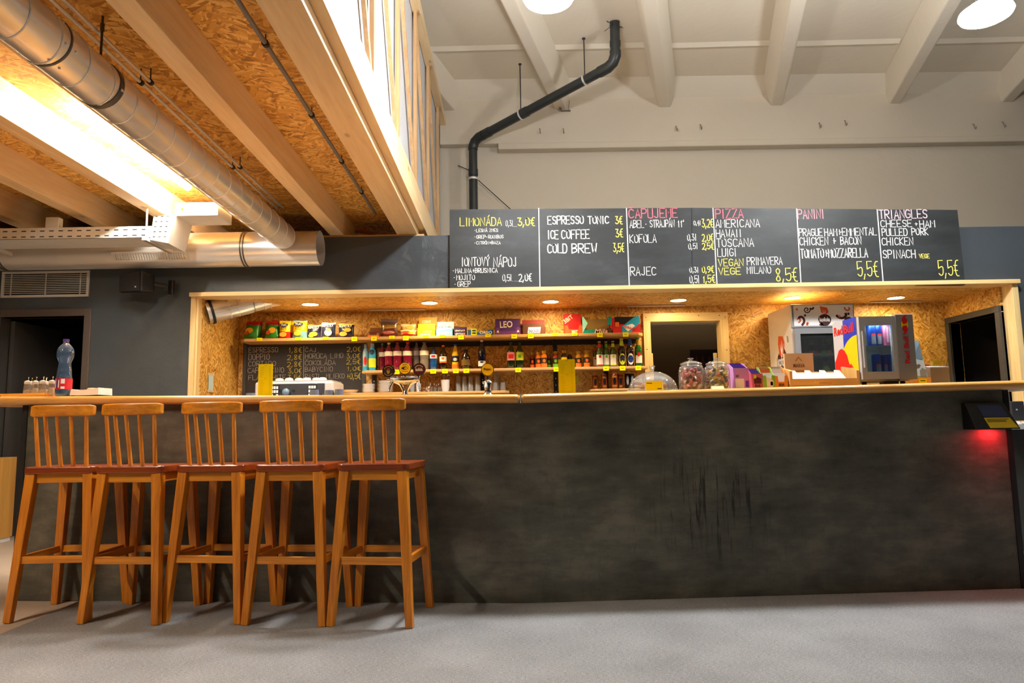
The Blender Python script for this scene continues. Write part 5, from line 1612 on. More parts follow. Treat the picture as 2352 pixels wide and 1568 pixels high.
for dx, dz in ((-.014, .05), (0, .055), (.016, .05)):
    MB().bar((cx + dx * .4, -.0045, czz + .018), (cx + dx, -.0045, czz + dz), .002, .006, .0008, .001).build('leaf_vein', WHITEP, hp)
print_text('kofola', cx - .05, czz - .06, .1, .042, WHITEP, hp, -.0044, bold=.03)


def swirl(x, z, r, turns, w0, m, fl=1, ph=0.0):
    pts = []
    n = int(26 * turns)
    for i in range(n + 1):
        a = ph + fl * 2 * PI * turns * i / n; rr = r * (1 - .8 * i / n)
        pts.append((x + rr * math.cos(a), z + rr * math.sin(a)))
    MB().ribbon(pts, w0, -.0035).build('swirl_print', m, hp)


H2 = (KT - hz0)
swirl(.075, hz0 + .08, .06, .5, .022, HB, 1, -1.2)
swirl(.06, hz0 + .075, .028, .6, .014, HO, 1, -1.4)
swirl(.15, KT - .055, .034, 1.3, .010, HB, -1, .3)
swirl(.21, KT - .03, .03, .3, .016, HB, 1, 3.6)
swirl(KW - .06, KT - .045, .034, .6, .014, HO, 1, 3.0)
swirl(KW - .1, KT - .09, .08, .35, .024, HB, 1, 3.5)
swirl(KW - .05, hz0 + .05, .05, .5, .022, HB, -1, 3.0)
swirl(KW - .14, hz0 + .04, .03, .4, .014, HB, 1, 4.0)
for x, z, m in ((.055, KT - .05, HO), (.13, hz0 + .115, HB), (.15, hz0 + .04, HO), (.145, hz0 + .028, HO), (KW - .15, hz0 + .1, HO), (KW - .19, hz0 + .03, HO), (KW - .06, hz0 + .125, HB)):
    disc_patch((x, z), .011, .012, m, hp, 'dot_print', -.003, 12)
# door
dz1 = hz0 - .01
df = MB()
df.box(.012, .062, -.03, .018, .27, dz1); df.box(KW - .062, KW - .012, -.03, .018, .27, dz1); df.box(.062, KW - .062, -.03, .018, dz1 - .055, dz1); df.box(.062, KW - .062, -.03, .018, .27, .33)
dr = df.build('door_frame', FG, t)
MB().box(.062, KW - .062, -.012, -.008, .33, dz1 - .055).build('glass_pane', glass('fridge_glass', (200, 206, 206), .97), t)
MB().box(.066, KW - .066, .0, .012, dz1 - .06, dz1 - .052).build('inner_strip', FG, t)
zs1, zs2 = AY(1880, 812, KY + .1).z, 1.12
for z in (zs1, zs2):
    MB().box(.03, KW - .03, .06, KD - .03, z - .012, z).build('fridge_shelf', WHITEMET, t)
    MB().box(.03, KW - .03, .055, .062, z - .025, z).build('shelf_front', FG, t)
# logo on the side panel (reads from the left)
def side(pts, m, nm, off):
    MB().prism([(-.0005 - off, p[0], p[1]) for p in pts], (-.0005, 0, 0)).build(nm, m, t)
sy = .30
side([(sy + .13, 1.10), (sy - .13, 1.10), (sy - .135, 1.58), (sy - .08, 1.655), (sy + .03, 1.655), (sy + .135, 1.58)], HB, 'logo_bottle', 0)
side([(sy + .06, 1.80), (sy - .05, 1.785), (sy - .09, 1.72), (sy - .06, 1.62), (sy - .01, 1.575), (sy + .06, 1.61), (sy + .08, 1.72)], HO, 'logo_leaf', .0006)
for dy, dz in ((.04, .10), (0, .13), (-.04, .10)):
    MB().bar((-.0018, sy - .01, 1.61), (-.0018, sy - .01 + dy, 1.61 + dz), .002, .022, .001, .003, up=(0, 1, 0)).build('leaf_vein', WHITEP, t)
print_text('kofola', sy + .12, 1.49, .24, .115, WHITEP, t, -.0022, bold=.02, plane='yz')
side([(sy - .15, 1.78), (sy - .19, 1.765), (sy - .195, 1.71), (sy - .16, 1.71)], FG, 'side_badge', 0)
# contents of the fridge
def inb(label, px, ytop, w_, z, Y, body, cap, lab, acc):
    bottle('juice_bottle', label, px, ytop, w_, Y, z, JUICE, body, cap, .86, .66, lab, (.25, .6), 'drinks inside the tall fridge', extra=lambda t_, r, h: patch(t_, r, h, .05, .24, acc, 1.0, 'label_strip'))
IY = 6.93
X = AY(1845, 800, IY).x
can('orange can at the left inside the tall fridge', X, IY, zs1, .16, .03, mat('can_orange_dim', (170, 80, 30), .35, .3), STEEL2, 'drinks inside the tall fridge')
for px, acc, nm in ((1866, ORANGE, 'first juice bottle inside the tall fridge'), (1878, RED, 'second juice bottle inside the tall fridge, red strip'), (1893, GREEN, 'third juice bottle inside the tall fridge, green strip'), (1906, ORANGE, 'fourth juice bottle inside the tall fridge, orange strip')):
    inb(nm, px, 779, 14, zs1, IY, b_red if acc == RED else b_amber, GOLD, DKL, acc)
bottle('juice_bottle', 'pale green bottle on the lower fridge shelf', 1896, 822, 30, IY, zs2, ROUND, mat('pale_green_drink', (150, 160, 70), .2), NAVY, .93, .42, None, group='drinks inside the tall fridge')
bottle('juice_bottle', 'dark bottle on the lower fridge shelf', 1920, 828, 16, IY, zs2, BEER, b_cola, GOLD, .965, .44, WHITEP, (.1, .4), 'drinks inside the tall fridge')
# ================================================================ things on the counter
def cpos(px, dy):
    """counter point below a pixel column, dy behind the front of the bar"""
    x = AY(px, 900, 4.1).x
    for _ in range(4):
        x = AY(px, 900, fy(x) + dy).x
    return Vector((x, fy(x) + dy, cz(x) + .0006))


ANGL = math.atan(-.09); ANGR = math.atan(.05)
# sugar tray and dispensers
p = cpos(76, .1)
t = thing('wooden_tray', 'light wooden tray holding the sugar dispensers at the left end of the counter', 'tray', p, ANGL)
TRAYW = wood('tray_wood', 'x', (240, 184, 80), (214, 150, 52), fine=24, coat=.3)
MB().box(-.14, .14, -.075, .075, 0, .006).build('base', TRAYW, t)
for s in (-1, 1):
    MB().hexa([(-.14, s * .075 - .004, .004), (.14, s * .075 - .004, .004), (.14, s * .075 + .004, .004), (-.14, s * .075 + .004, .004), (-.145, s * .08 - .004, .02), (.145, s * .08 - .004, .02), (.145, s * .08 + .004, .02), (-.145, s * .08 + .004, .02)]).build('rim', TRAYW, t)
    MB().box(s * .14 - .004, s * .14 + .004, -.075, .075, .004, .02).build('rim', TRAYW, t)
SUG = mat('sugar', (236, 214, 178), .9, var=.2, vscale=120, bump=.4, bscale=200)
JG = glass('dispenser_glass', (232, 228, 220), .82)
tray_p = p
for k, (px, dy, nm) in enumerate(((62, .07, 'leftmost glass sugar dispenser on the wooden tray'), (70, .14, 'sugar dispenser behind the leftmost one'), (80, .08, 'third sugar dispenser from the left'), (97, .07, 'fourth sugar dispenser from the left'), (104, .14, 'fifth sugar dispenser, standing further back'), (118, .07, 'rightmost sugar dispenser, beside the water bottle'))):
    q = cpos(px, dy)
    t = thing('sugar_dispenser', nm, 'sugar dispenser', (q.x, q.y, tray_p.z + .0065), random.uniform(-.4, .4), 'sugar dispensers on the wooden tray')
    MB().lathe([(.001, 0), (.020, 0), (.0215, .006), (.0205, .03), (.018, .06), (.016, .075)], n=16).build('jar', JG, t, smooth=40)
    MB().lathe([(.001, .003), (.0185, .003), (.0195, .01), (.019, .034), (.010, .036 + .006 * (k % 3)), (.001, .038 + .006 * (k % 3))], n=14).build('sugar', SUG, t, smooth=40)
    MB().lathe([(.0175, .072), (.018, .075), (.0172, .088), (.006, .094)], n=16).build('screw_cap', mat('pale_cap', (222, 214, 202), .25), t, smooth=40)
    MB().tube([(0, 0, .088), (0, 0, .108), (.003, 0, .116)], .0055, 8).build('spout', CHROME, t, smooth=40)

# water bottle
p = cpos(145.5, .03)
hB = AY(145.5, 779, p.y).z - p.z; rB = 17.5 * p.y / F
t = thing('water_bottle', 'blue tinted waisted plastic water bottle with a red label on the counter', 'bottle', p)
PETB = glass('blue_pet_shell', (150, 186, 222), .80, .05)
prof = [(.01, .012), (.55, 0), (.9, .015), (.98, .06), (.97, .12), (.95, .30), (.88, .34), (.84, .40), (.82, .46), (.7, .56), (.74, .6), (.98, .68), (1.0, .74), (.98, .80), (.8, .86), (.42, .92), (.33, .93), (.33, .955)]
MB().lathe([(a * rB, c * hB) for a, c in prof], n=24).build('body', PETB, t, smooth=50)
MB().lathe([(.34 * rB, .945 * hB), (.37 * rB, .95 * hB), (.37 * rB, hB), (.001, hB)], n=18).build('cap', mat('violet_cap', (92, 70, 160), .4), t, smooth=40)
lb_ = MB().lathe([(rB * .985, .12 * hB), (rB * .97, .31 * hB)], n=24).build('label', mat('label_red', (214, 34, 44), .45), t, smooth=50)
def lpatch(a0, a1, z0, z1, m, nm):
    MB().lathe([(rB * 1.0, z0 * hB), (rB * .985, z1 * hB)], n=6, a0=R(a0), a1=R(a1)).build(nm, m, lb_)
lpatch(-78, -52, .22, .30, WHITEP, 'label_block'); lpatch(-78, -52, .13, .17, WHITEP, 'label_block'); lpatch(-112, -100, .14, .29, BLUE, 'label_mark'); lpatch(-125, -118, .14, .29, WHITEP, 'label_stripe'); lpatch(-98, -90, .15, .28, WHITEP, 'label_stripe')

# napkins on a dark tray
p = cpos(206, .06)
t = thing('napkin_stack', 'stack of white paper napkins on a dark tray beside the water bottle', 'napkins', p, ANGL)
MB().box(-.06, .10, -.05, .08, 0, .005).build('tray', BLACK, t)
b = MB()
n = 10; vs = []; fs = []
for i in range(n + 1):
    u = -1 + 2 * i / n; zt = .040 + .008 * u * u + .003 * u; zb = .007 + .002 * u * u
    vs += [(u * .089, -.05, zb), (u * .089, .08, zb), (u * .086, .08, zt), (u * .086, -.045, zt)]
for i in range(n):
    for a in range(4):
        c = (a + 1) % 4
        fs.append((i * 4 + a, (i + 1) * 4 + a, (i + 1) * 4 + c, i * 4 + c))
fs += [(0, 1, 2, 3), (n * 4 + 3, n * 4 + 2, n * 4 + 1, n * 4)]
b._add(vs, fs); b.build('napkins', mat('napkin_paper', (240, 234, 226), .9), t)
tag(MB().lathe([(.001, .012), (.02, .011), (.026, .004), (.026, 0)], n=16).build('orange_weight', mat('peach_plastic', (226, 150, 104), .5), loc=(p.x - .0, p.y + .02, p.z + .0425), smooth=40), 'small round peach weight on top of the napkins', 'weight')


# yellow menu cards
def menu(px0, px1, ytop, label, dy):
    p = cpos((px0 + px1) / 2, dy)
    h = AY((px0 + px1) / 2, ytop, p.y).z - p.z; wd = (px1 - px0) * p.y * 1.005 / F
    t = thing('menu_card', label, 'menu card', p, ANGL if px0 < 1000 else 0, 'yellow menu cards')
    MB().box(-wd / 2, wd / 2, -.001, .001, .003, h).build('sheet', YELLOW, t)
    MB().box(-wd / 2 - .002, wd / 2 + .002, -.0025, -.0018, .001, h + .001).build('acrylic_front', glass('acrylic', (252, 252, 250), 1.0, .05, .2), t)
    MB().box(-wd / 2 - .002, wd / 2 + .002, -.02, .03, 0, .002).build('foot', glass('acrylic', (252, 252, 250), 1.0, .05, .2), t)
    b = MB()
    for k in range(17):
        z = h * (.90 - .05 * k)
        if k in (7,):
            b.box(-.004, .006, -.0016, -.0011, z, z + .0018); continue
        b.box(-wd * .38, -wd * .38 + wd * random.uniform(.16, .34), -.0016, -.0011, z, z + .0011)
        b.box(wd * .26, wd * .36, -.0016, -.0011, z, z + .0011)
    b.box(-.006, .008, -.0016, -.0011, h * .95, h * .965)
    o = b.build('print', mat('faint_print', (196, 158, 0), .7), t); o['kind'] = 'stuff'


menu(592, 626, 836, 'yellow menu card in front of the espresso machine', .12)
menu(1284, 1322, 825, 'yellow menu card in front of the small juice bottles', .12)


# beer taps
def medallion(parent, x, z, r, face, y, words=None, emb=None):
    md = MB().cyl((x, y, z), (x, y + .016, z), r, n=28).build('medallion', CHROME, parent, smooth=40)
    MB().cyl((x, y - .002, z), (x, y, z), r * .9, n=28).build('disc', face, md, smooth=40)
    if words:
        print_text(words[0], x - words[1] / 2, z - words[2] / 2, words[1], words[2], words[3], md, y - .0032, bold=.02)
    return md


p = cpos(931, .22)
t = thing('beer_tap', 'chrome beer tap tower with three round badges', 'beer tap', p, ANGL)
Yt = p.y
def loc(px, py):
    q = AY(px, py, Yt); return q.x - p.x, q.z - p.z
SILV = mat('polished_silver', (206, 210, 220), .16, 1.0)
# flared tower: two curved arms joining a boat-shaped head
hz = loc(931, 874)[1]
MB().lathe([(.03, 0), (.03, .008), (.016, .014), (.012, hz * .35)], n=24).build('base', SILV, t, smooth=40)
for s in (-1, 1):
    MB().tube([(s * .006, 0, .0), (s * .011, 0, hz * .4), (s * .03, 0, hz * .8), (s * .062, 0, hz * 1.02)], [.009, .008, .010, .016], 12).build('arm', SILV, t, smooth=60)
    MB().tube([(s * .075, -.005, hz * 1.02), (s * .088, -.02, hz * .6), (s * .092, -.03, hz * .28)], [.012, .007, .005], 10).build('spout', SILV, t, smooth=60)
    MB().tube([(s * .06, -.03, hz * 1.02), (s * .10, -.045, hz * 1.0)], [.006, .008], 8).build('lever', SILV, t, smooth=60)
vs = []; fs = []; m_ = 18
bt = MB().tube([((-1 + 2 * k / m_) * .088, 0, hz * 1.04 - .018 * (1 - ((-1 + 2 * k / m_)) ** 2) * .4 + .008) for k in range(m_ + 1)], [max(.007, .026 * (1 - .55 * abs(-1 + 2 * k / m_) ** 2)) for k in range(m_ + 1)], 14)
bt.build('head', SILV, t, smooth=60)
EMB = mat('badge_black', (34, 26, 24), .35); KOB = mat('badge_brown', (84, 30, 26), .35)
for px, py, face, wd_ in ((893.5, 852, EMB, None), (931.6, 846, BOX_Y, None), (965, 849, KOB, ('kofola', .042, .02, WHITEP))):
    x, z = loc(px, py)
    MB().cyl((x * .93, -.012, hz * 1.08), (x, -.012, z - .03), .006, n=10).build('badge_stem', SILV, t, smooth=40)
    md = medallion(t, x, z, .0375, face, -.02, wd_)
    if face is EMB:
        MB().prism([(x - .011, -.0232, z + .004), (x + .011, -.0232, z + .004), (x + .008, -.0232, z - .012), (x, -.0232, z - .02), (x - .008, -.0232, z - .012)], (0, -.0003, 0)).build('crest', GOLD, md)
        MB().prism([(x - .008, -.0232, z + .008), (x + .008, -.0232, z + .008), (x + .009, -.0232, z + .016), (x + .004, -.0232, z + .011), (x, -.0232, z + .018), (x - .004, -.0232, z + .011), (x - .009, -.0232, z + .016)], (0, -.0003, 0)).build('crown', RED, md)
        MB().ribbon([(x + .027 * math.cos(R(a)), z + .027 * math.sin(R(a))) for a in range(30, 151, 10)], .004, -.0232).build('ring_print', GOLD, md)
        MB().ribbon([(x + .027 * math.cos(R(a)), z + .027 * math.sin(R(a))) for a in range(210, 331, 10)], .004, -.0232).build('ring_print', GOLD, md)
    elif face is BOX_Y:
        pts = [(x + .018 * math.cos(a) * (1 + .12 * math.cos(2 * a)), -.0232, z + .009 * math.sin(a)) for a in [2 * PI * i / 20 for i in range(20)]]
        MB().prism(pts, (0, -.0003, 0)).build('crest', INK, md)
        MB().prism([(x - .002, -.0238, z - .005), (x + .016, -.0238, z - .005), (x + .016, -.0238, z + .005), (x - .002, -.0238, z + .004)], (0, -.0003, 0)).build('crest_inset', BOX_Y, md)
        MB().box(x - .014, x + .014, -.0236, -.0232, z + .019, z + .021).build('ring_print', INK, md)
        MB().box(x - .02, x + .02, -.0236, -.0232, z - .02, z - .0185).build('ring_print', INK, md)
    else:
        for a in range(40, 150, 18):
            disc_patch((x + .026 * math.cos(R(a)), z + .024 * math.sin(R(a))), .0025, .0025, CREAM, md, 'dot_print', -.0232, 8)

p = cpos(1121, .2)
t = thing('beer_tap', 'single chrome water tap with a yellow Rajec badge'.replace(' Rajec', ' lettered'), 'beer tap', p, 0)
x, z = AY(1120, 849, p.y).x - p.x, AY(1120, 849, p.y).z - p.z
MB().lathe([(.028, 0), (.028, .008), (.021, .014), (.02, .035), (.026, .07), (.024, .085), (.012, .096)], n=24).build('column', SILV, t, smooth=50)
MB().tube([(-.008, -.02, .075), (-.012, -.05, .07), (-.012, -.062, .045)], [.008, .008, .006], 10).build('spout', SILV, t, smooth=60)
MB().tube([(-.015, -.01, .083), (-.032, -.014, .078)], [.006, .007], 8).build('lever', SILV, t, smooth=60)
MB().cyl((x, -.008, .09), (x, -.008, z - .03), .006, n=10).build('badge_stem', SILV, t, smooth=40)
medallion(t, x, z, .038, BOX_Y, -.018, ('Rajec', .044, .018, INK))

# cake dome
p = cpos(1500, .27)
t = thing('cake_stand', 'clear glass cake dome on a low crystal plate', 'cake dome', p)
CLR = glass('crystal', (236, 238, 238), .90, .04)
rD = 55 * p.y / F
MB().lathe([(.001, .004), (.05, .0), (rD * 1.0, .004)] + [(rD * 1.06, .008), (rD * 1.06, .014), (rD * .95, .012), (.001, .010)], n=40).build('plate', glass('crystal_plate', (240, 240, 236), .6), t, smooth=30)
for i in range(36):
    a = 2 * PI * i / 36
    MB().ball((rD * 1.05 * math.cos(a), rD * 1.05 * math.sin(a), .011), .0055, 6).build('scallop', CLR, t, smooth=60)
hD = AY(1500, 853, p.y).z - p.z
MB().lathe([(rD * .985, .014)] + [(rD * math.cos(R(a)), .018 + (hD - .018) * math.sin(R(a))) for a in range(0, 88, 8)] + [(.012, hD)], n=40).build('dome', CLR, t, smooth=60)
hk = AY(1495, 840, p.y).z - p.z
MB().lathe([(.009, hD - .002), (.010, hD + .004), (.019, hk), (.015, hk - .002), (.001, hD + .006)], n=16).build('knob', CLR, t, smooth=40)
for k, (dx, dy_, rr) in enumerate(((-.04, .02, .032), (.03, .03, .03), (.0, .05, .03), (.065, .0, .024))):
    tag(MB().lathe([(.001, 0), (rr * .8, 0), (rr, .012), (rr * .9, .03), (rr * .5, .042), (.001, .045)], n=14).build('pastry', mat('pastry_brown', (176, 116, 62), .7, var=.25, vscale=40), loc=(p.x + dx, p.y + dy_, p.z + .0165), smooth=60),
        ['brown round pastry at the left under the glass dome', 'brown round pastry at the right under the glass dome', 'brown round pastry at the back under the glass dome', 'small brown pastry at the right rim under the glass dome'][k], 'pastry', 'pastries under the glass dome')
q = cpos(1503, .06)
t = thing('price_card', 'yellow price card with a white border in front of the cake dome', 'price card', q)
MB().box(-.052, .052, -.001, .001, .002, .062).build('holder', WHITEP, t)
MB().box(-.046, .046, -.0018, -.001, .006, .054).build('card', YELLOW, t)
MB().box(-.042, -.012, -.0024, -.0018, .044, .048).build('print', INK, t)
MB().box(.018, .042, -.0024, -.0018, .012, .017).build('print', INK, t)
MB().box(-.052, .052, -.001, .03, 0, .002).build('foot', glass('acrylic', (252, 252, 250), 1.0, .05, .2), t)


# candy jars
def jar(px, label, dy, cols, wraps, seed):
    random.seed(seed)
    p = cpos(px, dy)
    h = AY(px, 822, p.y).z - p.z; r = 29 * p.y / F
    t = thing('candy_jar', label, 'jar', p, 0, 'glass candy jars')
    MB().lathe([(.001, .004), (r * .9, 0), (r * .98, .006), (r, .05 * h), (r, .60 * h), (r * .9, .72 * h), (r * .76, .78 * h), (r * .78, .80 * h)], n=28).build('glass', CLR, t, smooth=50)
    MB().lathe([(r * .84, .79 * h), (r * .86, .815 * h), (r * .82, .84 * h), (r * .4, .90 * h), (.008, .92 * h)], n=28).build('lid', CLR, t, smooth=40)
    MB().lathe([(.008, .915 * h), (.006, .94 * h), (.017, .975 * h), (.015, h), (.001, h)], n=16).build('knob', CLR, t, smooth=40)
    for k in range(110):
        a = random.uniform(0, 2 * PI); rr = r * .68 * math.sqrt(random.random()) if k > 70 else r * .68
        z = .02 + (.66 * h - .02) * random.random()
        if z > .55 * h: rr *= .7
        c = Vector((rr * math.cos(a), rr * math.sin(a), z))
        d = Vector((random.uniform(-1, 1), random.uniform(-.4, .4), random.uniform(-1, 1))).normalized()
        m_ = random.choice(cols)
        b = MB().bar(c - d * .013, c + d * .013, .017, .010, up=(.3, .5, .8))
        if wraps:
            b.bar(c + d * .013, c + d * .021, .006, .003, .018, .004, up=(.3, .5, .8)); b.bar(c - d * .013, c - d * .021, .006, .003, .018, .004, up=(.3, .5, .8))
        else:
            b.bar(c, c + Vector((-c.x, -c.y, .012)).normalized() * .034, .003, .003)
        b.build('candy', m_, t, bevel=.003)
    return p


jar(1590, 'glass jar of pink lollipops with a knobbed lid', .14, [mat('lolly_pink', (236, 150, 130), .4), mat('lolly_rose', (220, 110, 110), .4), mat('lolly_pale', (240, 200, 186), .4), mat('lolly_choc', (120, 64, 52), .4)], False, 3)
jp = jar(1649, 'glass jar of yellow wrapped sweets with a knobbed lid', .14, [mat('sweet_gold', (226, 176, 40), .35), mat('sweet_lemon', (240, 214, 80), .35), mat('sweet_choc', (96, 70, 30), .4), mat('sweet_white', (236, 226, 206), .4), mat('sweet_orange', (226, 120, 40), .4)], True, 4)
q = cpos(1650, .05)
t = thing('price_card', 'folded yellow price card lying in front of the sweets jar', 'price card', q)
MB().prism([(-.036, -.012, 0), (-.036, .014, .02), (-.036, .034, 0)], (.07, 0, 0)).build('card', mat('pale_yellow_card', (246, 226, 150), .6), t)


# fruit bar cartons
def ccarton(px0, px1, yfront, yback, label, mf, head, dy, dep, words, fill, notch=.22, name='bar_carton', shapes=(), rz=0.0):
    p = cpos((px0 + px1) / 2, dy)
    s = p.y * 1.0 / F
    wd = (px1 - px0) * s; hf = AY((px0 + px1) / 2, yfront, p.y).z - p.z; hb = AY((px0 + px1) / 2, yback, p.y + dep).z - p.z
    t = thing(name, label, 'carton', p, rz, 'snack bar cartons on the counter')
    th = .002; a, c = -wd / 2, wd / 2
    b = MB(); qn = wd * notch
    pts = [(a, 0), (c, 0), (c, hf), (c - qn, hf), (c - qn * 1.2, hf * .5), (a + qn * 1.2, hf * .5), (a + qn, hf), (a, hf)] if notch else [(a, 0), (c, 0), (c, hf), (a, hf)]
    b.prism([(p_[0], 0, p_[1]) for p_ in pts], (0, th, 0))
    for x in (a, c - th):
        b.prism([(x, 0, 0), (x, dep, 0), (x, dep, hb), (x, dep * .7, hb * .96), (x, dep * .15, hf)], (th, 0, 0))
    b.box(a, c, 0, dep, 0, th)
    b.build('tray', mf, t)
    MB().box(a, c, dep - th, dep, 0, hb).build('back_panel', head, t)
    for i, mm in enumerate(fill):
        yy = .01 + (dep - .02) * i / len(fill)
        MB().hexa([(a + .004, yy, .004), (c - .004, yy, .004), (c - .004, yy + .012, .004), (a + .004, yy + .012, .004), (a + .004, yy + .02, hf + (hb - hf) * (i + .6) / len(fill)), (c - .004, yy + .02, hf + (hb - hf) * (i + .6) / len(fill)), (c - .004, yy + .026, hf + (hb - hf) * (i + .6) / len(fill)), (a + .004, yy + .026, hf + (hb - hf) * (i + .6) / len(fill))]).build('packet', mm, t)
    for (sx, u, v, du, dvv, mm) in words:
        print_text(sx, (u - du / 2) * wd, v * hf, du * wd, dvv * hf, mm, t, -.0012, bold=.03)
    for (pts, mm, nm) in shapes:
        flat_patch([(p_[0] * wd, p_[1] * hf) for p_ in pts], mm, t, nm, -.0005)
    return t


LIL = mat('carton_lilac', (214, 150, 220), .5); VIO = mat('packet_violet', (108, 64, 176), .4); CPK = mat('carton_pink', (206, 96, 120), .5); CGR = mat('carton_lime', (150, 190, 50), .5); COR = mat('carton_amber', (236, 148, 40), .5)
PAPER = mat('white_card', (238, 232, 222), .6)
ccarton(1689, 1723, 845, 834, 'lilac snack bar carton with violet packets, left of the fruit roll cartons', LIL, VIO, .12, .14, (('EZ', -.3, .58, .22, .1, INK),), [VIO, VIO, VIO, VIO, VIO], 0, shapes=(([(-.46, .06), (.12, .06), (.12, .5), (-.46, .5)], WHITEP, 'sticker'), ([(.22, .1), (.42, .1), (.42, .4), (.22, .4)], VIO, 'sticker')))
ccarton(1729, 1754, 858, 846, 'pink fruit roll carton with violet packets behind', CPK, CPK, .06, .10, (('BEAR', 0, .08, .5, .2, INK),), [VIO, VIO, VIO], 0, shapes=(([(-.34, .32), (.34, .32), (.34, .66), (0, .78), (-.34, .62)], mat('carton_berry', (90, 30, 40), .5), 'window_print'), ([(-.34, .7), (-.1, .66), (-.1, .9), (-.34, .92)], LIME, 'print_mark')))
ccarton(1754, 1782, 862, 842, 'lime green fruit roll carton with a torn white liner', CGR, PAPER, .05, .10, (), [PAPER, ORANGE], .26, shapes=(([(-.2, .0), (.3, .0), (.36, .55), (.1, .8), (-.2, .9)], PAPER, 'liner'), ([(.1, .2), (.3, .2), (.3, .5), (.1, .5)], LIME, 'print_mark')))
ccarton(1782, 1811, 863, 842, 'amber fruit roll carton with black lettering and white liner', COR, PAPER, .05, .10, (('BEAR', 0, .14, .44, .22, INK),), [PAPER, PAPER], .22)
# wooden bar display
p = cpos(1896, .05)
s_ = p.y / F
t = thing('wooden_display', 'pale wooden display rack with slanted empty slots in front of the tall fridge', 'display rack', p, ANGR)
DW = wood('display_wood', 'x', (240, 196, 124), (222, 170, 96), fine=22, coat=.1); DWZ = wood('display_wood_z', 'z', (236, 190, 116), (214, 160, 88), fine=22)
wl = 158 * s_; hb = .125; hf = .046
MB().box(-wl / 2, wl / 2, 0, .010, 0, hf).build('front_board', DW, t)
for s in (-1, 1):
    MB().prism([(s * wl / 2 - .008, -.004, 0), (s * wl / 2 - .008, .17, 0), (s * wl / 2 - .008, .17, hb), (s * wl / 2 - .008, .02, hb * .8), (s * wl / 2 - .008, -.004, hb * .72)], (.016, 0, 0)).build('side_board', DWZ, t)
MB().box(-wl / 2, wl / 2, .16, .17, 0, hb * .78).build('back_board', DW, t)
MB().box(-wl / 2, wl / 2, 0, .17, 0, .008).build('base', DW, t)
for k in range(4):
    x = -wl / 2 + wl * (k + .75) / 4.4
    MB().prism([(x, .012, hf * .8), (x, .158, hf * .9), (x, .158, hb * .85), (x, .10, hb * .8)], (.005, 0, 0)).build('divider', PAPER, t)
    MB().hexa([(x - wl / 4.6, .012, hf * .75), (x, .012, hf * .75), (x, .158, hb * .7), (x - wl / 4.6, .158, hb * .7), (x - wl / 4.6, .012, hf * .75 + .003), (x, .012, hf * .75 + .003), (x, .158, hb * .7 + .003), (x - wl / 4.6, .158, hb * .7 + .003)]).build('slot_bed', PAPER, t)
MB().box(-.058, .058, -.004, 0, .008, .034).build('name_plate', mat('plate_wood', (244, 190, 110), .5), t)
print_text('#lifeathome', -.036, .015, .076, .011, mat('burnt_print', (214, 140, 50), .6), t, -.0048, bold=.01)
# cardboard box with lettering
p = cpos(1840, .34)
s_ = p.y / F
t = thing('cardboard_box', 'brown cardboard box with brown lettering behind the wooden display', 'box', p, 0)
wb = 66 * s_; hbx = AY(1840, 811, p.y).z - p.z
CBX = mat('cardboard', (206, 174, 134), .8, bump=.1)
MB().box(-wb / 2, wb / 2, 0, .025, 0, hbx).build('box', CBX, t)
PB_ = mat('box_print', (110, 74, 44), .7)
print_text('MARVA', -.038, hbx * .60, .072, .024, PB_, t, -.0012, bold=.02)
MB().prism([(-.028, -.0006, hbx * .78), (-.004, -.0006, hbx * .92), (.022, -.0006, hbx * .78), (.012, -.0006, hbx * .78), (-.003, -.0006, hbx * .86), (-.017, -.0006, hbx * .78)], (0, -.0005, 0)).build('roof_mark', mat('box_gold', (176, 130, 56), .6), t)
MB().box(-.03, .028, -.0012, -.0006, hbx * .48, hbx * .51).build('small_print', PB_, t)
MB().box(-wb / 2 + .005, -wb / 2 + .06, -.0012, -.0006, hbx * .1, hbx * .36).build('sticker', LIME, t)

# ================================================================ counter fridge
fx0 = AY(1977, 800, 4.07).x; fx1 = AY(2090, 800, 4.07).x
FY0 = 4.07; fz = cz(2.0) + .0006
ftop = AY(1985, 725, FY0).z
W2, D2, H2_ = fx1 - fx0, .33, ftop - fz
t = thing('counter_fridge', 'small lit counter fridge with a blue, silver and yellow energy drink side panel', 'fridge', (fx0, FY0, fz))
SG = mat('fridge_grey', (206, 202, 198), .35, .2); SGD = mat('fridge_dark_grey', (158, 152, 147), .4, .2)
z0 = .022
b = MB(); b.box(0, .018, .03, D2, z0, H2_); b.box(W2 - .02, W2, .03, D2, z0, H2_); b.box(.018, W2 - .02, D2 - .015, D2, z0, H2_); b.box(.018, W2 - .02, .03, D2 - .015, H2_ - .022, H2_); b.box(.018, W2 - .02, .03, D2 - .015, z0, z0 + .03)
b.build('cabinet', SG, t)
MB().box(.018, W2 - .02, D2 - .017, D2 - .015, z0 + .03, H2_ - .022).build('inner_wall', WHITEP, t)
for x in (.03, W2 - .03):
    for y in (.05, D2 - .05):
        MB().cyl((x, y, 0), (x, y, z0), .014, n=10).build('foot', BLACK, t)
MB().box(W2 * .5, W2 * .72, .0, .05, .004, z0).build('hinge_block', BLACK, t)
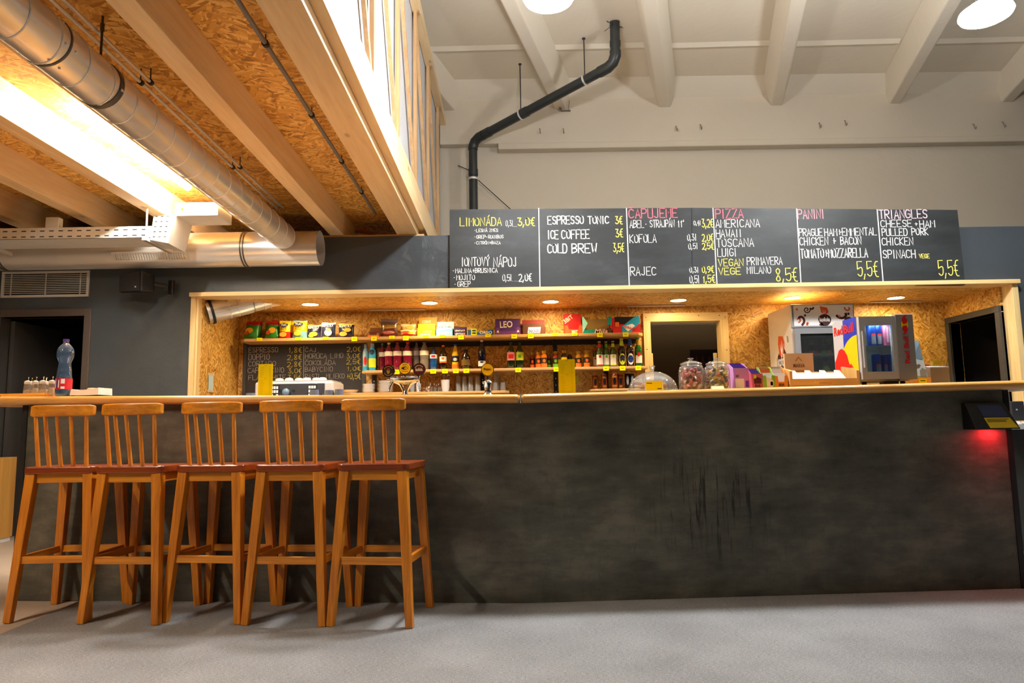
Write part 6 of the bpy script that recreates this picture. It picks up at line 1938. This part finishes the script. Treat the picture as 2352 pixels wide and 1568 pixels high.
# side panel print (reads from the left)
SILVP = mat('panel_silver', (206, 204, 206), .35); BLUP = mat('panel_blue', (20, 50, 190), .35); YELP = mat('panel_yellow', (252, 214, 10), .35); REDP = mat('panel_red', (226, 26, 26), .35)
sp_ = MB().box(-.003, 0, .03, D2, z0, H2_).build('side_panel', SILVP, t)
def spoly(pts, m, nm, off):
    MB().prism([(-.0032 - off, .03 + (1 - u) * (D2 - .03), z0 + v * (H2_ - z0)) for u, v in pts], (-.0005, 0, 0)).build(nm, m, sp_)
spoly([(.46, 1), (1, 1), (1, 0), (.40, 0)], BLUP, 'blue_field', 0)
ctr = (1.0, .33); 
pts = []
for i in range(25):
    a = R(90 + 180 * i / 24); u = 1.0 + .66 * math.cos(a); v = .36 + .36 * math.sin(a); pts.append((min(1, u), v))
spoly(pts, YELP, 'sun_disc', .0006)
spoly([(.02, .36), (.10, .42), (.22, .54), (.34, .56), (.46, .52), (.56, .44), (.62, .32), (.70, .22), (.66, .14), (.60, .16), (.52, .12), (.46, .14), (.46, .06), (.36, .03), (.26, .07), (.34, .14), (.22, .13), (.06, .17), (.02, .24)], REDP, 'bull_figure', .0012)
spoly([(.60, .24), (.70, .30), (.80, .22), (.72, .24), (.66, .2)], REDP, 'bull_horn', .0013)
print_text('Red', .03 + (1 - .06) * (D2 - .03), z0 + .78 * (H2_ - z0), .115, .055, REDP, sp_, -.0045, bold=.03, plane='yz', tilt=.0)
print_text('Bull', .03 + (1 - .5) * (D2 - .03), z0 + .78 * (H2_ - z0), .125, .055, REDP, sp_, -.0052, bold=.03, plane='yz')
# door
dw = W2 * .74
b = MB(); b.box(0, .03, 0, .028, z0 + .012, H2_ - .004); b.box(dw - .022, dw, 0, .028, z0 + .012, H2_ - .004); b.box(.03, dw - .022, 0, .028, H2_ - .055, H2_ - .004); b.box(.03, dw - .022, 0, .028, z0 + .012, z0 + .055)
b.build('door_frame', SG, t)
MB().box(.03, dw - .022, .010, .013, z0 + .055, H2_ - .055).build('glass_pane', glass('fridge_glass', (200, 206, 206), .97), t)
MB().box(.012, .02, -.008, 0, z0 + .08, H2_ - .09).build('door_handle', WHITEMET, t)
pl = MB().box(dw, W2 + .03, -.004, .03, z0 + .004, H2_ + .006).build('right_pillar', SGD, t, bevel=.004)
pcx = (dw + W2 + .03) / 2
print_text('Red Bull', pcx + .015, z0 + .10, .155, .03, REDP, pl, -.0055, bold=.03, tilt=PI / 2)
disc_patch((pcx, z0 + .325), .021, .026, YELP, pl, 'sun_print', -.0048)
for s in (-1, 1):
    flat_patch([(pcx + .018 * s, z0 + .325 + s * .06), (pcx - .004 * s, z0 + .325 + s * .052), (pcx - .016 * s, z0 + .325 + s * .03), (pcx - .010 * s, z0 + .325 + s * .004), (pcx + .012 * s, z0 + .325 + s * .008), (pcx + .016 * s, z0 + .325 + s * .03), (pcx + .004 * s, z0 + .325 + s * .042)], REDP, pl, 'bull_print', -.0056)
# inside
zsh = AY(2040, 793, FY0 + .05).z - fz
MB().box(.022, W2 - .024, .045, D2 - .02, zsh - .006, zsh).build('fridge_shelf', glass('shelf_glass', (236, 244, 244), .9), t)
MB().box(.03, dw - .03, .034, .05, H2_ - .03, H2_ - .024).build('interior_light', mat('cool_led', (240, 250, 255), .4, emit=(.85, .95, 1.0), es=150.0), t)
CBL = mat('can_blue', (22, 60, 150), .25, .5); CSV = mat('can_silver', (200, 206, 216), .25, .7); CPI = mat('can_pink', (226, 120, 156), .3, .3)
def rcan(label, px, z, dy, pink=False):
    X = AY(px, 830, FY0 + dy).x
    def ex(t_, r, h):
        if pink:
            patch(t_, r, h, .15, .8, mat('can_pink_print', (240, 180, 200), .35), .35, 'print_field')
        else:
            patch(t_, r, h, .08, .5, CSV, .5, 'print_field'); oval(t_, r, h, .5, .05, .5, REDP, 'bull_print', 1.045)
    can(label, X, FY0 + dy, z, .135, .026, CPI if pink else CBL, STEEL2, 'cans inside the counter fridge', extra=ex)
lz_ = fz + z0 + .03; uz_ = fz + zsh
rcan('blue can at the left of the upper counter fridge shelf', 2006, uz_, .09); rcan('blue can in the middle of the upper counter fridge shelf', 2020, uz_, .10); rcan('pink can at the right of the upper counter fridge shelf', 2040, uz_, .09, True); rcan('pink can at the back of the upper counter fridge shelf', 2042, uz_, .17, True)
rcan('blue can at the left of the lower counter fridge shelf', 2013, lz_, .09); rcan('blue can in the middle of the lower counter fridge shelf', 2031, lz_, .13); rcan('blue can at the right of the lower counter fridge shelf', 2047, lz_, .11)
X = AY(2047, 845, FY0 + .045).x
t2 = thing('price_card', 'small folded yellow green card inside the counter fridge', 'price card', (X, FY0 + .04, lz_ + .0005))
MB().prism([(-.024, 0, 0), (-.024, .012, .022), (-.024, .024, 0)], (.048, 0, 0)).build('card', mat('lime_note', (214, 206, 60), .6), t2)

# book on a small stand
p = cpos(2120, .12)
t = thing('book_display', 'mountain picture book leaning back on a small yellow stand beside the counter fridge', 'book', p, R(6))
s_ = p.y / F
wb = 45 * s_; hbk = AY(2118, 780, p.y + .1).z - p.z - .04
MB().box(-wb / 2, wb / 2, 0, .06, 0, .040).build('stand', mat('stand_amber', (236, 168, 56), .5), t)
MB().box(-.02, .03, -.0015, 0, .008, .032).build('stand_tag', YELLOW, t)
MB().box(-.012, .02, -.0022, -.0015, .018, .023).build('tag_print', INK, t)
lean = R(-14)
cov = MB().box(-wb / 2 - .01, wb / 2 - .004, 0, .012, 0, hbk).build('cover', mat('cover_sky', (150, 190, 214), .4), t, loc=(0, .02, .0405)); cov.rotation_euler.x = lean
def cp_(pts, m, nm, off=.0):
    return flat_patch([((u - .5) * wb * 1.04 - .007, v * hbk) for u, v in pts], m, cov, nm, -.0004 - off)
cp_([(0, .62), (.2, .78), (.4, .66), (.55, .86), (.7, .7), (1, .92), (1, .5), (0, .44)], mat('cover_ridge', (120, 150, 170), .5), 'mountain_print')
cp_([(0, .04), (1, .04), (1, .44), (.6, .5), (0, .46)], mat('cover_snow', (196, 214, 222), .5), 'snow_print', .0005)
cp_([(.0, .16), (.7, .26), (.78, .33), (.7, .36), (0, .24)], mat('cover_log', (112, 90, 84), .6), 'log_print', .001)
cp_([(.62, .02), (.95, .0), (1, .2), (.82, .26), (.66, .18)], mat('cover_rock', (140, 134, 120), .6), 'rock_print', .0015)
for u, v, m_ in ((.16, .34, mat('fig_red', (190, 90, 90), .6)), (.50, .42, mat('fig_dark', (110, 60, 66), .6))):
    cp_([(u - .05, v - .09), (u, v - .02), (u - .03, v + .06), (u + .03, v + .08), (u + .04, v), (u + .09, v - .08), (u + .02, v - .04)], m_, 'figure_print', .002)

# grey slanted box and yellow note at the end of the counter
p = cpos(2163, .3)
t = thing('card_terminal', 'grey slanted plastic box standing on the counter left of the dark doorway', 'box', p, R(8))
hg = AY(2163, 843, p.y).z - p.z
MB().hexa([(-.062, 0, 0), (.058, 0, 0), (.05, .13, 0), (-.05, .13, 0), (-.066, 0, hg), (.068, 0, hg + .002), (.06, .12, hg + .012), (-.056, .12, hg + .012)]).build('case', mat('grey_plastic', (122, 112, 104), .5), t, bevel=.004)
MB().hexa([(-.064, .002, hg), (.066, .002, hg + .002), (.058, .118, hg + .012), (-.054, .118, hg + .012), (-.064, .002, hg + .003), (.066, .002, hg + .005), (.058, .118, hg + .016), (-.054, .118, hg + .016)]).build('top_plate', GREYC, t)
MB().cbox((-.055, .05, hg + .016), .03, .03, .008).build('red_key', RED, t)
c = AY(2152, 832, NY1 - .001)
t = thing('paper_note', 'small yellow note pinned on the niche wall near the dark doorway', 'note', (c.x, NY1 - .0005, c.z - .03))
MB().box(-.045, .045, -.001, 0, 0, .055).build('sheet', mat('dull_yellow_note', (206, 176, 40), .6), t)
for k in range(3):
    MB().box(-.034, .034, -.0016, -.001, .012 + .014 * k, .016 + .014 * k).build('print', mat('note_print', (150, 120, 30), .7), t)

# ================================================================ tablet terminal on the bar front
X0_ = 2.55; Yt_ = fy(2.7)
t = thing('tablet_terminal', 'black slanted tablet terminal with a yellow notice fixed to the bar front', 'tablet', (2.71, fy(2.71), 0), ANGR)
q = [AY(x, y, Yt_ - .06) for x, y in ((2235, 922), (2310, 919), (2343, 988), (2240, 990))]
TB = mat('tablet_black', (22, 20, 22), .35)
zt, zb_ = 1.035, .885
MB().hexa([(-.135, -.11, zb_), (.125, -.11, zb_), (.125, -.001, zb_), (-.135, -.001, zb_), (-.135, -.035, zt), (.095, -.035, zt), (.095, -.001, zt), (-.135, -.001, zt)]).build('housing', TB, t, bevel=.004)
nrm = Vector((0, -.15, -.075)).normalized()
def face(u, v, off):
    y = -.11 + (.075) * v - off * .9; z = zb_ + (zt - zb_) * v + off * .45 - off * .9 * 0
    return (u, y, z)
def fpoly(us, v0, v1, m, nm, off):
    MB().hexa([face(us[0], v0, off), face(us[1], v0, off), face(us[1], v0, 0), face(us[0], v0, 0), face(us[2], v1, off), face(us[3], v1, off), face(us[3], v1, 0), face(us[2], v1, 0)]).build(nm, m, t)
fpoly((-.062, .085, -.075, .07), .46, .90, mat('tablet_screen', (44, 54, 92), .12, coat=.5), 'screen', .0015)
fpoly((-.05, .115, -.062, .088), .05, .43, mat('notice_yellow', (214, 180, 20), .5), 'notice', .0015)
for v in (.36, .31, .27):
    fpoly((-.05, .06 if v < .36 else .075, -.05, .06 if v < .36 else .075), v, v + .018, INK, 'print', .0022)
# red scanner light under the housing
MB().box(-.02, .05, -.06, -.035, zb_ - .0008, zb_ - .0001).build('scanner_window', mat('scanner_red', (255, 40, 40), .4, emit=(1.0, .02, .03), es=200.0), t)

# box with cables behind the right end of the bar
p = AY(2340, 944, 5.2)
t = thing('card_reader', 'black device with cables behind the right end of the bar', 'device', (p.x, 5.2, 0))
zt = AY(2340, 921, 5.2).z; zb_ = AY(2340, 966, 5.2).z
MB().box(-.05, .045, 0, .06, zb_, zt).build('case', mat('device_black', (44, 44, 48), .5), t, bevel=.006)
MB().box(-.02, -.008, -.001, 0, (zt + zb_) / 2 + .005, (zt + zb_) / 2 + .015).build('badge', STEEL2, t)
MB().tube([(.0, 0, zb_ - .01), (.03, -.02, zb_ - .03), (.07, 0, zb_ - .01), (.1, .0, zb_ + .03)], .006, 8).build('cable', BLACK, t, smooth=40)
MB().tube([(-.02, 0, zb_ - .012), (.03, -.03, zb_ - .02), (.08, -.01, zb_ + .01)], .004, 8).build('cable', WHITEP, t, smooth=40)
MB().box(-.25, .4, -.08, .3, zb_ - .06, zb_ - .025).build('ledge', GREYC, t)
MB().box(-.2, .38, -.02, .28, 0.001, zb_ - .06).build('pedestal', DARKFRAME, t)
# low cabinet seen past the left end of the bar
t = thing('low_cabinet', 'low wooden cabinet standing behind the left end of the bar', 'cabinet', (-5.2, 6.12, 0))
PW = wood('panel_wood', 'z', (206, 156, 80), (176, 120, 56))
MB().box(0, .72, .01, .36, .04, .74).build('body', PW, t)
MB().box(.01, .355, -.008, .01, .05, .73).build('door', PW, t, bevel=.003)
MB().box(.365, .71, -.008, .01, .05, .73).build('door', PW, t, bevel=.003)
MB().box(.01, .71, .02, .35, .001, .04).build('plinth', WHITEMET, t)
